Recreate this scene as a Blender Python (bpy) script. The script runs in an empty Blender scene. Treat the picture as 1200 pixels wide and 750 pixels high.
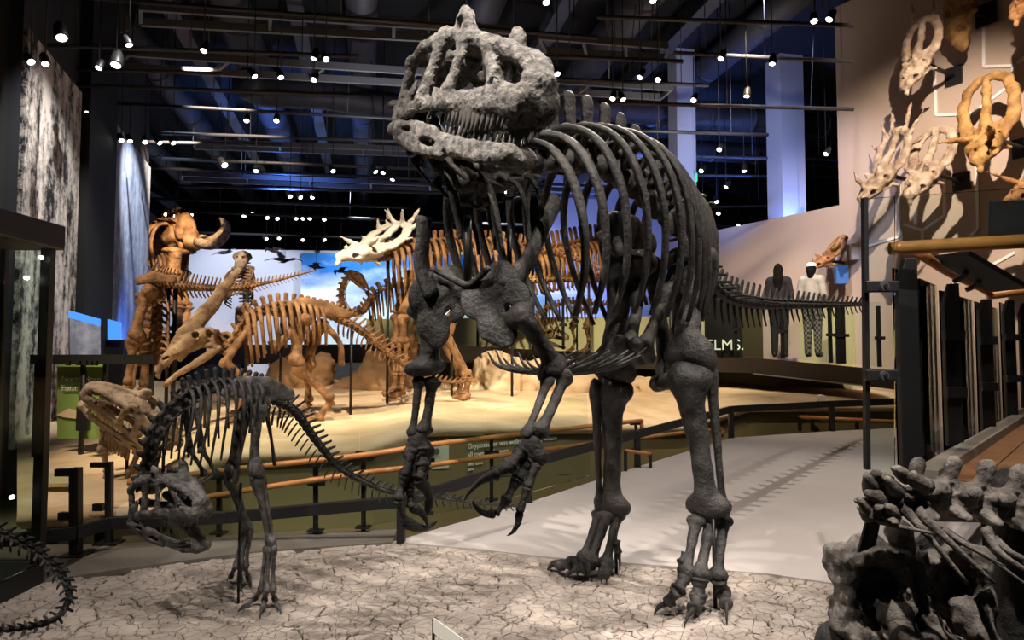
import bpy, math, random
import numpy as np
from mathutils import Vector, Matrix

random.seed(7)
SC = bpy.context.scene
COL = SC.collection
PI = math.pi

# ------------------------------------------------------------------ camera
PITCH = math.radians(2.86)
EYE = 1.35
FPX = 800.0
cam_data = bpy.data.cameras.new('camera')
cam_data.sensor_width = 36.0
cam_data.lens = 36.0 * FPX / 1200.0
cam_data.clip_end = 200
cam = bpy.data.objects.new('camera', cam_data)
cam.location = (0, 0, EYE)
cam.rotation_euler = (PI / 2 + PITCH, 0, 0)
COL.objects.link(cam)
SC.camera = cam

# ------------------------------------------------------------------ world, exposure
W = bpy.data.worlds.new('hall_gloom')
SC.world = W
W.use_nodes = True
W.node_tree.nodes['Background'].inputs[0].default_value = (0.55, 0.62, 1.0, 1)
W.node_tree.nodes['Background'].inputs[1].default_value = 0.012
SC.view_settings.view_transform = 'Standard'
SC.view_settings.look = 'None'
SC.view_settings.exposure = 0.0
SC.view_settings.gamma = 1.0
SC.view_settings.use_curve_mapping = False
SC.cycles.max_bounces = 6
SC.cycles.transparent_max_bounces = 16
SC.cycles.sample_clamp_indirect = 3.0
SC.cycles.caustics_reflective = False
SC.cycles.caustics_refractive = False

CP, SP = math.cos(PITCH), math.sin(PITCH)
def ray(px, py):
    u = (px - 600.0) / FPX
    v = (375.0 - py) / FPX
    return Vector((u, CP - SP * v, SP + CP * v))
def P(px, py, Y):                     # photo pixel at depth Y
    r = ray(px, py)
    return Vector((0, 0, EYE)) + r * (Y / r.y)
def GP(px, py, z=0.0):                # photo pixel on the horizontal plane z
    r = ray(px, py)
    return Vector((0, 0, EYE)) + r * ((z - EYE) / r.z)
class Body:                           # mid-plane of an animal: hip position, direction of the tail
    def __init__(self, H, d):
        self.H = Vector(H); self.d = Vector(d).normalized(); self.l = Vector((self.d.y, -self.d.x))
    def __call__(self, px, py, s=0.0):
        r = ray(px, py)
        k = (s + self.H.dot(self.l)) / (r.x * self.l.x + r.y * self.l.y)
        return Vector((0, 0, EYE)) + r * k

# ------------------------------------------------------------------ lights of the hall
def spot(name, loc, target, power, color=(1, 1, 1), size=40, blend=0.6, radius=0.06):
    d = bpy.data.lights.new(name, 'SPOT')
    d.energy = power; d.color = color; d.spot_size = math.radians(size); d.spot_blend = blend
    d.shadow_soft_size = radius
    o = bpy.data.objects.new(name, d)
    o.location = loc
    o.rotation_euler = (Vector(target) - Vector(loc)).to_track_quat('-Z', 'Y').to_euler()
    COL.objects.link(o)
    return o
WARM = (1.0, 0.80, 0.57); NEUT = (1.0, 0.90, 0.80); BLUE = (0.10, 0.25, 1.0)
# dark skeletons and the pit floor
spot('spot_skull', (-1.0, 0.3, 5.6), (-0.08, 2.45, 2.42), 2000, NEUT, 13, 0.5)
spot('spot_skull_side', (2.4, -0.2, 5.2), (0.0, 2.4, 2.35), 420, NEUT, 16, 0.6)
spot('spot_body', (3.1, 1.6, 6.0), (0.7, 3.6, 1.5), 1500, NEUT, 30, 0.7, 0.03)
spot('spot_body_left', (-3.4, 1.0, 6.0), (-0.2, 3.2, 1.0), 1100, NEUT, 30, 0.7, 0.03)
spot('spot_rim', (2.0, 7.4, 6.2), (0.4, 3.3, 2.3), 900, NEUT, 26, 0.7, 0.03)
spot('spot_tail', (2.4, 4.4, 6.4), (2.0, 6.2, 0.0), 700, NEUT, 64, 0.7, 0.03)
spot('spot_tail_side', (5.0, 5.4, 6.6), (1.6, 5.6, 0.0), 480, NEUT, 50, 0.6, 0.03)
spot('spot_young', (-2.4, 1.2, 5.8), (-1.5, 3.8, 0.4), 700, NEUT, 46, 0.7, 0.03)
spot('spot_floor', (0.4, 2.0, 6.2), (-0.1, 3.4, 0.0), 520, NEUT, 52, 0.8, 0.04)
spot('spot_floor_left', (-3.6, 2.2, 6.0), (-2.8, 4.2, 0.0), 300, NEUT, 50, 0.8, 0.04)
spot('spot_fossil', (0.8, 0.4, 5.2), (1.75, 2.5, 1.1), 1000, NEUT, 40, 0.7, 0.03)
spot('spot_deck', (3.6, 3.4, 6.0), (3.3, 4.8, 0.8), 420, (1.0, 0.85, 0.66), 50, 0.7)
spot('spot_barrier', (-1.2, 2.6, 5.6), (-0.7, 6.3, 0.2), 520, NEUT, 50, 0.8)
spot('spot_sand_front', (-4.4, 3.4, 6.0), (-3.5, 6.2, 0.3), 800, WARM, 40, 0.8)
# brown skeletons on the sand
spot('spot_sand_left', (-5.2, 4.4, 6.2), (-2.9, 8.0, 1.4), 2200, WARM, 46, 0.7, 0.04)
spot('spot_sand_mid', (-1.0, 5.2, 6.4), (-1.5, 9.6, 1.0), 2300, WARM, 48, 0.7, 0.04)
spot('spot_sand_right', (2.0, 6.4, 6.4), (0.9, 11.0, 0.8), 2100, WARM, 50, 0.7, 0.04)
spot('spot_walkway', (3.4, 9.0, 6.4), (4.2, 13.5, 1.6), 1500, WARM, 52, 0.7)
spot('spot_fascia', (4.2, 7.4, 5.6), (4.4, 10.4, 0.9), 420, WARM, 60, 0.7)
spot('spot_mammoth', (-6.6, 13.0, 7.0), (-9.2, 18.6, 3.6), 5200, WARM, 30, 0.7)
spot('spot_bridge', (-5.6, 11.4, 6.8), (-4.8, 15.6, 2.6), 1700, WARM, 50, 0.7)
spot('spot_far_bones', (0.6, 11.6, 6.4), (1.2, 15.8, 2.6), 2000, WARM, 44, 0.7)
# walls
spot('wall_wash_near', (4.6, 6.2, 6.9), (7.1, 11.6, 3.6), 3000, (1.0, 0.79, 0.62), 56, 0.9, 0.04)
spot('wall_wash_far', (3.6, 9.5, 7.0), (5.9, 13.8, 3.6), 800, (0.78, 0.76, 1.0), 56, 0.9)
spot('mural_wash', (-3.6, 7.8, 6.6), (-6.6, 9.6, 2.4), 1300, (1, 0.95, 0.9), 46, 0.7)
spot('panel_wash', (-5.6, 12.6, 6.8), (-8.2, 14.2, 3.6), 1300, (0.82, 0.88, 1), 40, 0.7)
spot('sky_wash', (-4.6, 20.0, 6.4), (-4.8, 25.2, 3.2), 2700, (0.86, 0.93, 1), 76, 0.8)
spot('sky_wash_mid', (-0.4, 20.0, 6.4), (-0.6, 25.2, 3.2), 2400, (0.86, 0.93, 1), 76, 0.8)
spot('grey_wash', (-9.4, 20.6, 7.0), (-10.2, 25.2, 3.4), 2600, (0.84, 0.88, 1), 70, 0.8)
# blue uplights
spot('blue_column_near', (6.0, 14.75, 3.75), (6.15, 15.1, 5.6), 380, BLUE, 120, 0.8)
spot('blue_column_far', (3.75, 13.2, 2.6), (3.77, 14.8, 5.0), 420, BLUE, 84, 0.8)
spot('column_wash', (3.6, 11.0, 6.0), (4.9, 14.8, 5.8), 230, (0.62, 0.68, 1.0), 50, 0.8)
spot('blue_lilac', (2.6, 21.6, 2.4), (3.0, 25.0, 4.6), 900, (0.40, 0.48, 1.0), 96, 0.8)
spot('blue_ceiling_right', (4.2, 19.5, 5.0), (4.0, 20.0, 8.0), 900, BLUE, 130, 0.8)
spot('blue_ceiling_left', (-6.2, 17.5, 5.2), (-5.8, 18.0, 8.0), 600, BLUE, 130, 0.8)
spot('blue_mist', (-6.9, 12.8, 1.3), (-7.9, 13.9, 2.2), 110, BLUE, 90, 0.8)
spot('grey_ceiling', (-2.0, 11.0, 4.6), (-2.0, 13.5, 8.0), 170, (0.9, 0.9, 1.0), 120, 0.8)
spot('grey_ceiling_right', (3.5, 11.5, 4.6), (3.5, 14.5, 8.0), 150, (0.95, 0.9, 0.85), 120, 0.8)


# ------------------------------------------------------------------ materials
MATS = {}
def new_mat(name):
    m = bpy.data.materials.new(name); m.use_nodes = True
    nt = m.node_tree
    for n in list(nt.nodes): nt.nodes.remove(n)
    out = nt.nodes.new('ShaderNodeOutputMaterial')
    MATS[name] = m
    return m, nt, out
def principled(nt, rough=0.6, metal=0.0, spec=0.4):
    b = nt.nodes.new('ShaderNodeBsdfPrincipled')
    b.inputs['Roughness'].default_value = rough
    b.inputs['Metallic'].default_value = metal
    b.inputs['Specular IOR Level'].default_value = spec
    return b
def mat_plain(name, col, rough=0.6, metal=0.0, spec=0.4, emit=None, estr=0.0, var=0.0, scale=8.0):
    m, nt, out = new_mat(name)
    b = principled(nt, rough, metal, spec)
    b.inputs['Base Color'].default_value = (*col, 1)
    if var:
        tc = nt.nodes.new('ShaderNodeTexCoord'); nz = nt.nodes.new('ShaderNodeTexNoise')
        nz.inputs['Scale'].default_value = scale; nz.inputs['Detail'].default_value = 6
        nt.links.new(tc.outputs['Object'], nz.inputs['Vector'])
        r = nt.nodes.new('ShaderNodeValToRGB')
        r.color_ramp.elements[0].position = 0.3; r.color_ramp.elements[1].position = 0.7
        r.color_ramp.elements[0].color = (*[c * (1 - var) for c in col], 1)
        r.color_ramp.elements[1].color = (*[min(1, c * (1 + var)) for c in col], 1)
        nt.links.new(nz.outputs['Fac'], r.inputs['Fac'])
        nt.links.new(r.outputs['Color'], b.inputs['Base Color'])
    if emit:
        b.inputs['Emission Color'].default_value = (*emit, 1)
        b.inputs['Emission Strength'].default_value = estr
    nt.links.new(b.outputs[0], out.inputs[0])
    return m
def mat_bone(name, c0, c1, scale=14.0, rough=0.55, bump=0.4, bscale=40.0, dist=0.006):
    m, nt, out = new_mat(name)
    b = principled(nt, rough, 0, 0.35)
    geo = nt.nodes.new('ShaderNodeNewGeometry')
    n1 = nt.nodes.new('ShaderNodeTexNoise'); n1.inputs['Scale'].default_value = scale; n1.inputs['Detail'].default_value = 8
    n2 = nt.nodes.new('ShaderNodeTexNoise'); n2.inputs['Scale'].default_value = bscale; n2.inputs['Detail'].default_value = 6
    n2.inputs['Roughness'].default_value = 0.65
    nt.links.new(geo.outputs['Position'], n1.inputs['Vector'])
    nt.links.new(geo.outputs['Position'], n2.inputs['Vector'])
    r = nt.nodes.new('ShaderNodeValToRGB')
    r.color_ramp.elements[0].position = 0.32; r.color_ramp.elements[1].position = 0.68
    r.color_ramp.elements[0].color = (*c0, 1); r.color_ramp.elements[1].color = (*c1, 1)
    nt.links.new(n1.outputs['Fac'], r.inputs['Fac'])
    nt.links.new(r.outputs['Color'], b.inputs['Base Color'])
    bp = nt.nodes.new('ShaderNodeBump'); bp.inputs['Strength'].default_value = bump; bp.inputs['Distance'].default_value = dist
    nt.links.new(n2.outputs['Fac'], bp.inputs['Height'])
    nt.links.new(bp.outputs[0], b.inputs['Normal'])
    nt.links.new(b.outputs[0], out.inputs[0])
    return m
def mat_glass(name, tint=(0.90, 0.95, 0.93), f=0.06):
    m, nt, out = new_mat(name)
    tr = nt.nodes.new('ShaderNodeBsdfTransparent'); tr.inputs[0].default_value = (*tint, 1)
    gl = nt.nodes.new('ShaderNodeBsdfGlossy'); gl.inputs['Roughness'].default_value = 0.02
    fr = nt.nodes.new('ShaderNodeFresnel'); fr.inputs[0].default_value = 1.09
    mx = nt.nodes.new('ShaderNodeMixShader')
    nt.links.new(fr.outputs[0], mx.inputs[0]); nt.links.new(tr.outputs[0], mx.inputs[1]); nt.links.new(gl.outputs[0], mx.inputs[2])
    nt.links.new(mx.outputs[0], out.inputs[0])
    return m

mat_bone('bone_black', (0.010, 0.0095, 0.009), (0.052, 0.048, 0.046), 12, 0.5, 0.8, 42, 0.016)
mat_bone('bone_skull', (0.055, 0.051, 0.047), (0.30, 0.28, 0.26), 34, 0.6, 1.0, 70, 0.018)
mat_bone('bone_grey', (0.06, 0.052, 0.048), (0.36, 0.32, 0.29), 13, 0.5, 1.0, 45, 0.015)
mat_bone('bone_brown', (0.105, 0.048, 0.020), (0.40, 0.225, 0.105), 7, 0.55, 0.9, 22, 0.03)
mat_bone('bone_tan', (0.17, 0.10, 0.055), (0.50, 0.36, 0.22), 7, 0.6, 0.9, 22, 0.03)
mat_bone('bone_rust', (0.16, 0.065, 0.022), (0.46, 0.24, 0.10), 4, 0.55, 0.9, 14, 0.03)
mat_bone('bone_gold', (0.17, 0.085, 0.025), (0.48, 0.28, 0.10), 5, 0.5, 0.9, 14, 0.03)
mat_bone('bone_cream', (0.20, 0.14, 0.095), (0.58, 0.46, 0.35), 6, 0.6, 0.9, 14, 0.03)
mat_bone('bone_white', (0.62, 0.58, 0.52), (0.85, 0.82, 0.76), 3, 0.5, 0.3, 14, 0.015)
mat_bone('bone_slate', (0.028, 0.026, 0.025), (0.15, 0.14, 0.133), 20, 0.5, 0.8, 60, 0.010)
mat_plain('steel_black', (0.012, 0.012, 0.013), 0.45, 0.0, 0.4)
mat_plain('tooth', (0.10, 0.092, 0.085), 0.35, 0, 0.5, var=0.3, scale=30)
mat_plain('tooth_tan', (0.55, 0.42, 0.28), 0.4)
mat_glass('glass')

# ------------------------------------------------------------------ objects
WM = {}
def reg(o, M): WM[o.name] = M; return o
def thing(name, label, cat, loc=(0, 0, 0), group=None):
    o = bpy.data.objects.new(name, None); COL.objects.link(o)
    o.location = loc; o.empty_display_size = 0.1
    o['label'] = label; o['category'] = cat
    if group: o['group'] = group
    return reg(o, Matrix.Translation(Vector(loc)))
def tag(o, label, cat, group=None):
    o['label'] = label; o['category'] = cat
    if group: o['group'] = group
    return o
def struct(o, label=None):
    o['kind'] = 'structure'
    if label: o['label'] = label
    return o
def add(name, me, mat=None, parent=None, M=None):
    M = M if M is not None else Matrix.Identity(4)
    o = bpy.data.objects.new(name, me)
    COL.objects.link(o)
    if mat is not None:
        if len(me.materials) == 0: me.materials.append(None)
        o.material_slots[0].link = 'OBJECT'
        o.material_slots[0].material = MATS[mat] if isinstance(mat, str) else mat
    if parent is not None:
        o.parent = parent
        o.matrix_parent_inverse = WM[parent.name].inverted()
    o.matrix_basis = M
    return reg(o, M.copy())
def mesh(name, verts, faces, smooth=True):
    me = bpy.data.meshes.new(name)
    me.from_pydata([tuple(map(float, v)) for v in verts], [], [tuple(int(i) for i in f) for f in faces])
    if smooth: me.polygons.foreach_set('use_smooth', [True] * len(me.polygons))
    me.update()
    return me
class MB:                              # collects boxes and tubes into one mesh
    def __init__(self): self.v = []; self.f = []
    def put(self, v, f):
        n = len(self.v); self.v += [tuple(x) for x in v]; self.f += [tuple(i + n for i in q) for q in f]; return self
    def box(self, c, s, M=None):
        x, y, z = s[0] / 2, s[1] / 2, s[2] / 2
        vs = [Vector((a * x, b * y, d * z)) for d in (-1, 1) for b in (-1, 1) for a in (-1, 1)]
        if M is not None: vs = [M @ v for v in vs]
        vs = [v + Vector(c) for v in vs]
        return self.put(vs, [(0, 2, 3, 1), (4, 5, 7, 6), (0, 1, 5, 4), (2, 6, 7, 3), (0, 4, 6, 2), (1, 3, 7, 5)])
    def bar(self, a, b, w, h, up=Vector((0, 0, 1))):
        a = Vector(a); b = Vector(b); x = (b - a); L = x.length; x.normalize()
        y = Vector(up).cross(x)
        if y.length < 1e-4: y = Vector((0, 1, 0)).cross(x)
        y.normalize(); z = x.cross(y)
        R = Matrix((x, y, z)).transposed()
        return self.box((a + b) / 2, (L, w, h), R)
    def tube(self, pts, rad, n=10, res=1, flat=None):
        v, f = tube(pts, rad, n, res, flat); return self.put(v, f)
    def prism(self, poly, z0, z1):
        n = len(poly)
        vs = [(p[0], p[1], z0 if not callable(z0) else z0(p)) for p in poly] + [(p[0], p[1], z1 if not callable(z1) else z1(p)) for p in poly]
        fs = [tuple(range(n - 1, -1, -1)), tuple(range(n, 2 * n))]
        fs += [(i, (i + 1) % n, n + (i + 1) % n, n + i) for i in range(n)]
        return self.put(vs, fs)
    def done(self, name, mat, parent=None, smooth=False, bevel=0.0):
        o = add(name, mesh(name, self.v, self.f, smooth), mat, parent)
        if bevel:
            b = o.modifiers.new('bevel', 'BEVEL'); b.width = bevel; b.segments = 2; b.limit_method = 'ANGLE'
        return o
def catmull(pts, vals, res):
    pts = [Vector(p) for p in pts]
    if res <= 1 or len(pts) < 3:
        if len(pts) == 2 and res > 1:
            return [pts[0].lerp(pts[1], i / res) for i in range(res + 1)], [np.array(vals[0]) * (1 - i / res) + np.array(vals[1]) * i / res for i in range(res + 1)]
        return pts, [np.array(v) for v in vals]
    P_, V_ = [], []
    n = len(pts)
    for i in range(n - 1):
        p0 = pts[i - 1] if i > 0 else pts[0] * 2 - pts[1]
        p1, p2 = pts[i], pts[i + 1]
        p3 = pts[i + 2] if i + 2 < n else pts[-1] * 2 - pts[-2]
        for k in range(res):
            t = k / res
            P_.append(0.5 * (2 * p1 + (p2 - p0) * t + (2 * p0 - 5 * p1 + 4 * p2 - p3) * t * t + (3 * p1 - p0 - 3 * p2 + p3) * t ** 3))
            V_.append(np.array(vals[i]) * (1 - t) + np.array(vals[i + 1]) * t)
    P_.append(pts[-1]); V_.append(np.array(vals[-1]))
    return P_, V_
def tube(pts, rad, n=8, res=4, flat=None):
    """swept tube; rad floats or (a, b); flat = direction of the b axis"""
    if not isinstance(rad, (list, tuple)): rad = [rad] * len(pts)
    ps, rs = catmull(pts, rad, res)
    ps = [Vector(p) for p in ps]
    m = len(ps)
    T = []
    for i in range(m):
        t = ps[min(i + 1, m - 1)] - ps[max(i - 1, 0)]
        T.append(t.normalized() if t.length > 1e-9 else Vector((0, 0, 1)))
    ref = Vector(flat) if flat is not None else (Vector((0, 0, 1)) if abs(T[0].z) < 0.9 else Vector((0, 1, 0)))
    V, F = [], []
    b = (ref - T[0] * ref.dot(T[0])).normalized()
    for i in range(m):
        if flat is not None: b2 = ref - T[i] * ref.dot(T[i])
        else: b2 = b - T[i] * b.dot(T[i])
        if b2.length > 1e-4: b = b2.normalized()
        a = b.cross(T[i])
        r = rs[i]
        ra, rb = (float(r[0]), float(r[1])) if np.ndim(r) else (float(r), float(r))
        for k in range(n):
            c = 2 * PI * k / n
            V.append(ps[i] + a * (ra * math.cos(c)) + b * (rb * math.sin(c)))
    for i in range(m - 1):
        for k in range(n):
            F.append((i * n + k, i * n + (k + 1) % n, (i + 1) * n + (k + 1) % n, (i + 1) * n + k))
    F.append(tuple(range(n - 1, -1, -1))); F.append(tuple(range((m - 1) * n, m * n)))
    return V, F
def tube_obj(name, pts, rad, mat, parent, n=8, res=4, flat=None):
    v, f = tube(pts, rad, n, res, flat)
    return add(name, mesh(name, v, f), mat, parent)

# ------------------------------------------------------------------ sculpting: smooth unions on a grid, surfaced
class Sculpt:
    def __init__(self, blend=0.02): self.pr = []; self.blend = blend
    def cap(self, pts, rad, flat=None, k=1.0, sub=False, blend=None):
        pts = np.array(pts, float)
        if np.ndim(rad) == 0: rad = [rad] * len(pts)
        M = np.eye(3)
        if flat is not None:
            n = np.array(flat, float); n /= np.linalg.norm(n)
            M = np.eye(3) + (k - 1) * np.outer(n, n)
        self.pr.append((pts, np.array(rad, float), M, sub, self.blend if blend is None else blend)); return self
    def ell(self, c, r, sub=False, blend=None):
        r = np.array(r, float); m = r.max()
        M = np.diag(m / r)
        self.pr.append((np.array([c], float), np.array([m]), M, sub, self.blend if blend is None else blend)); return self
    def build(self, h, mirror=False, noise=0.0, nfreq=6.0, pits=0.0):
        lo = np.full(3, 1e9); hi = np.full(3, -1e9)
        for pts, rad, M, sub, bl in self.pr:
            if sub: continue
            R = rad.max(); lo = np.minimum(lo, pts.min(0) - R); hi = np.maximum(hi, pts.max(0) + R)
        lo -= 3 * h; hi += 3 * h
        if mirror: lo[1] = 0.0
        n = np.ceil((hi - lo) / h).astype(int) + 1
        ax = [lo[i] + h * np.arange(n[i]) for i in range(3)]
        F = np.full(n, 4 * h + 0.5 * self.blend, np.float32)
        for pts, rad, M, sub, bl in self.pr:
            R = rad.max() + 3 * h + bl
            a = np.maximum(np.floor((pts.min(0) - R - lo) / h).astype(int), 0)
            b = np.minimum(np.ceil((pts.max(0) + R - lo) / h).astype(int) + 1, n)
            if (b <= a).any(): continue
            X, Y, Z = np.meshgrid(ax[0][a[0]:b[0]], ax[1][a[1]:b[1]], ax[2][a[2]:b[2]], indexing='ij', sparse=True)
            px = M[0, 0] * X + M[0, 1] * Y + M[0, 2] * Z
            py = M[1, 0] * X + M[1, 1] * Y + M[1, 2] * Z
            pz = M[2, 0] * X + M[2, 1] * Y + M[2, 2] * Z
            q = pts @ M.T
            D = None
            for i in range(max(1, len(q) - 1)):
                A = q[i]; dx, dy, dz = px - A[0], py - A[1], pz - A[2]
                if len(q) == 1:
                    d = np.sqrt(dx * dx + dy * dy + dz * dz) - rad[0]
                else:
                    ba = q[i + 1] - A; L2 = float(ba @ ba) + 1e-12
                    t = np.clip((dx * ba[0] + dy * ba[1] + dz * ba[2]) / L2, 0, 1)
                    d = np.sqrt((dx - t * ba[0]) ** 2 + (dy - t * ba[1]) ** 2 + (dz - t * ba[2]) ** 2) - (rad[i] + t * (rad[i + 1] - rad[i]))
                D = d if D is None else np.minimum(D, d)
            S = F[a[0]:b[0], a[1]:b[1], a[2]:b[2]]
            if sub:
                F[a[0]:b[0], a[1]:b[1], a[2]:b[2]] = np.maximum(S, -D)
            else:
                hh = np.maximum(bl - np.abs(S - D), 0) / max(bl, 1e-9)
                F[a[0]:b[0], a[1]:b[1], a[2]:b[2]] = np.minimum(S, D) - hh * hh * bl * 0.25
        if noise:
            X, Y, Z = np.meshgrid(*ax, indexing='ij', sparse=True)
            f = nfreq
            N = np.zeros_like(F)
            for k, (u, v, w) in enumerate(((1, .7, .4), (-.6, 1, .5), (.3, -.8, 1), (1.9, 1.3, -1.1), (-1.2, 2.1, 1.6), (2.9, -1.7, 2.3))):
                am = 1.0 if k < 3 else 0.6
                N += am * np.sin(f * (u * X + v * Y + w * Z) + k * 1.7) * np.cos(f * (w * X - u * Y + v * Z) + k)
            F += (noise * 0.4 * N).astype(np.float32)
            if pits:
                g = f * 2.3
                N2 = np.abs(np.sin(g * (X + .6 * Y + .3 * Z) + 2 * N)) * np.abs(np.sin(g * (.4 * X - .8 * Y + .9 * Z) + 1.3 * N))
                F += (pits * (.5 - N2)).astype(np.float32)
        if mirror:
            F = np.concatenate([F[:, :0:-1, :], F], axis=1); lo = lo.copy(); lo[1] = -h * (n[1] - 1)
        return nets(F, lo, h)
def nets(F, lo, h):
    s = F < 0
    c = [s[i:s.shape[0] - 1 + i, j:s.shape[1] - 1 + j, k:s.shape[2] - 1 + k] for i in (0, 1) for j in (0, 1) for k in (0, 1)]
    cnt = sum(x.astype(np.int8) for x in c)
    mask = (cnt > 0) & (cnt < 8)
    idx = np.full(mask.shape, -1, np.int64)
    cells = np.argwhere(mask)
    idx[mask] = np.arange(len(cells))
    off = np.array([(i, j, k) for i in (0, 1) for j in (0, 1) for k in (0, 1)])
    vals = np.stack([F[cells[:, 0] + o[0], cells[:, 1] + o[1], cells[:, 2] + o[2]] for o in off], 1)
    pos = np.zeros((len(cells), 3)); num = np.zeros(len(cells))
    for i in range(8):
        for j in range(i + 1, 8):
            if np.abs(off[i] - off[j]).sum() != 1: continue
            cr = (vals[:, i] < 0) != (vals[:, j] < 0)
            t = np.where(cr, vals[:, i] / np.where(cr, vals[:, i] - vals[:, j], 1), 0)
            pos += np.where(cr[:, None], off[i] + t[:, None] * (off[j] - off[i]), 0); num += cr
    V = (cells + pos / num[:, None]) * h + lo
    Fc = []
    for ax in range(3):
        u, w = (ax + 1) % 3, (ax + 2) % 3
        sl0 = [slice(None)] * 3; sl1 = [slice(None)] * 3
        sl0[ax] = slice(0, -1); sl1[ax] = slice(1, None)
        d = s[tuple(sl0)] != s[tuple(sl1)]
        e = np.argwhere(d)
        ok = (e[:, u] > 0) & (e[:, w] > 0) & (e[:, u] < s.shape[u] - 1) & (e[:, w] < s.shape[w] - 1)
        e = e[ok]
        du = np.zeros(3, int); du[u] = 1; dw = np.zeros(3, int); dw[w] = 1
        q = [idx[tuple((e - a).T)] for a in (du + dw, dw, np.zeros(3, int), du)]
        q = np.stack(q, 1)
        flip = ~s[tuple(e.T)]
        q[flip] = q[flip][:, ::-1]
        Fc.append(q)
    return V, np.concatenate(Fc)
def nmesh(name, VF, scale=(1, 1, 1)):
    V, F = VF
    V = V * np.array(scale)
    me = bpy.data.meshes.new(name)
    me.vertices.add(len(V)); me.vertices.foreach_set('co', V.astype(np.float32).ravel())
    me.loops.add(len(F) * 4); me.loops.foreach_set('vertex_index', F.astype(np.int32).ravel())
    me.polygons.add(len(F))
    me.polygons.foreach_set('loop_start', np.arange(0, len(F) * 4, 4, dtype=np.int32))
    me.polygons.foreach_set('use_smooth', np.ones(len(F), bool))
    me.update(calc_edges=True); me.validate()
    return me
def ends(p0, p1, th, ref=(0, 0, 1), th2=None):
    """matrix that lays a unit bone (x from 0 to 1, thickness 1) from p0 to p1"""
    p0 = Vector(p0); p1 = Vector(p1); x = p1 - p0
    r = Vector(ref); z = r - x.normalized() * r.dot(x.normalized())
    if z.length < 1e-3: r = Vector((1, 0.3, 0)); z = r - x.normalized() * r.dot(x.normalized())
    z.normalize(); y = z.cross(x.normalized())
    th2 = th2 or th
    M = Matrix.Identity(4)
    for i in range(3):
        M[i][0] = x[i]; M[i][1] = y[i] * th; M[i][2] = z[i] * abs(th2); M[i][3] = p0[i]
    return M
def frame(pos, fwd, up=(0, 0, 1), s=(1, 1, 1)):
    x = Vector(fwd).normalized(); u = Vector(up); z = (u - x * u.dot(x)).normalized(); y = z.cross(x)
    if not hasattr(s, '__len__'): s = (s, s, s)
    M = Matrix.Identity(4)
    for i in range(3):
        M[i][0] = x[i] * s[0]; M[i][1] = y[i] * s[1]; M[i][2] = z[i] * s[2]; M[i][3] = pos[i]
    return M

# ------------------------------------------------------------------ setting: floor, ramp, mud, walls, ceiling
def mat_mud():
    m, nt, out = new_mat('mud')
    b = principled(nt, 0.8, 0, 0.25)
    geo = nt.nodes.new('ShaderNodeNewGeometry')
    n1 = nt.nodes.new('ShaderNodeTexNoise'); n1.inputs['Scale'].default_value = 3.6; n1.inputs['Detail'].default_value = 12; n1.inputs['Roughness'].default_value = .62
    n2 = nt.nodes.new('ShaderNodeTexNoise'); n2.inputs['Scale'].default_value = 26; n2.inputs['Detail'].default_value = 8
    v = nt.nodes.new('ShaderNodeTexVoronoi'); v.feature = 'DISTANCE_TO_EDGE'; v.inputs['Scale'].default_value = 13
    for n in (n1, n2, v): nt.links.new(geo.outputs['Position'], n.inputs['Vector'])
    r = nt.nodes.new('ShaderNodeValToRGB')
    r.color_ramp.elements[0].position = .3; r.color_ramp.elements[1].position = .72
    r.color_ramp.elements[0].color = (.23, .195, .17, 1); r.color_ramp.elements[1].color = (.50, .435, .385, 1)
    nt.links.new(n1.outputs['Fac'], r.inputs['Fac'])
    mp = nt.nodes.new('ShaderNodeMapRange'); mp.inputs['From Max'].default_value = 0.02
    nt.links.new(v.outputs['Distance'], mp.inputs['Value'])
    ad = nt.nodes.new('ShaderNodeMath'); ad.operation = 'MULTIPLY_ADD'; ad.inputs[1].default_value = 0.6
    nt.links.new(mp.outputs[0], ad.inputs[0]); nt.links.new(n2.outputs['Fac'], ad.inputs[2])
    bp = nt.nodes.new('ShaderNodeBump'); bp.inputs['Strength'].default_value = 1.0; bp.inputs['Distance'].default_value = .018
    nt.links.new(ad.outputs[0], bp.inputs['Height'])
    nt.links.new(bp.outputs[0], b.inputs['Normal']); nt.links.new(r.outputs['Color'], b.inputs['Base Color'])
    nt.links.new(b.outputs[0], out.inputs[0])
mat_mud()
mat_plain('mud_crack', (.035, .028, .024), .9)
mat_plain('ramp', (.42, .385, .37), .6, 0, .3, var=.06, scale=2.5)
mat_plain('ledge', (.16, .145, .125), .5, 0, .4, var=.15, scale=3)
mat_plain('carpet', (.30, .29, .20), .8)
mat_bone('sand', (.60, .44, .26), (.78, .62, .42), 2.2, .85, .5, 9, .03)
mat_bone('rock', (.20, .11, .05), (.38, .24, .13), 1.6, .85, .6, 7, .04)
mat_plain('olive', (.17, .145, .068), .6, 0, .3, var=.06, scale=1.5)
mat_plain('olive_dark', (.05, .042, .02), .6)
mat_plain('olive_pale', (.50, .47, .26), .7)
mat_plain('beam_brown', (.028, .020, .014), .5)
mat_plain('wall_dark', (.030, .032, .042), .8)
mat_plain('wall_black', (.008, .008, .009), .8)
mat_plain('wall_tan', (.50, .40, .335), .75, 0, .2, var=.03, scale=.7)
mat_plain('wall_grey', (.44, .46, .54), .8)
mat_plain('wall_lilac', (.46, .50, .72), .8)
mat_plain('column', (.55, .57, .66), .7)
mat_plain('ceiling', (.006, .006, .008), .9)
mat_plain('duct', (.055, .055, .07), .6, .3)
mat_plain('pipe', (.07, .07, .085), .5, .3)
mat_plain('truss', (.20, .20, .21), .5, .3)
mat_plain('wood_floor', (.15, .07, .028), .4, 0, .5, var=.35, scale=6)
mat_plain('wood_rail', (.46, .19, .055), .35, 0, .5, var=.18, scale=9)
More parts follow.
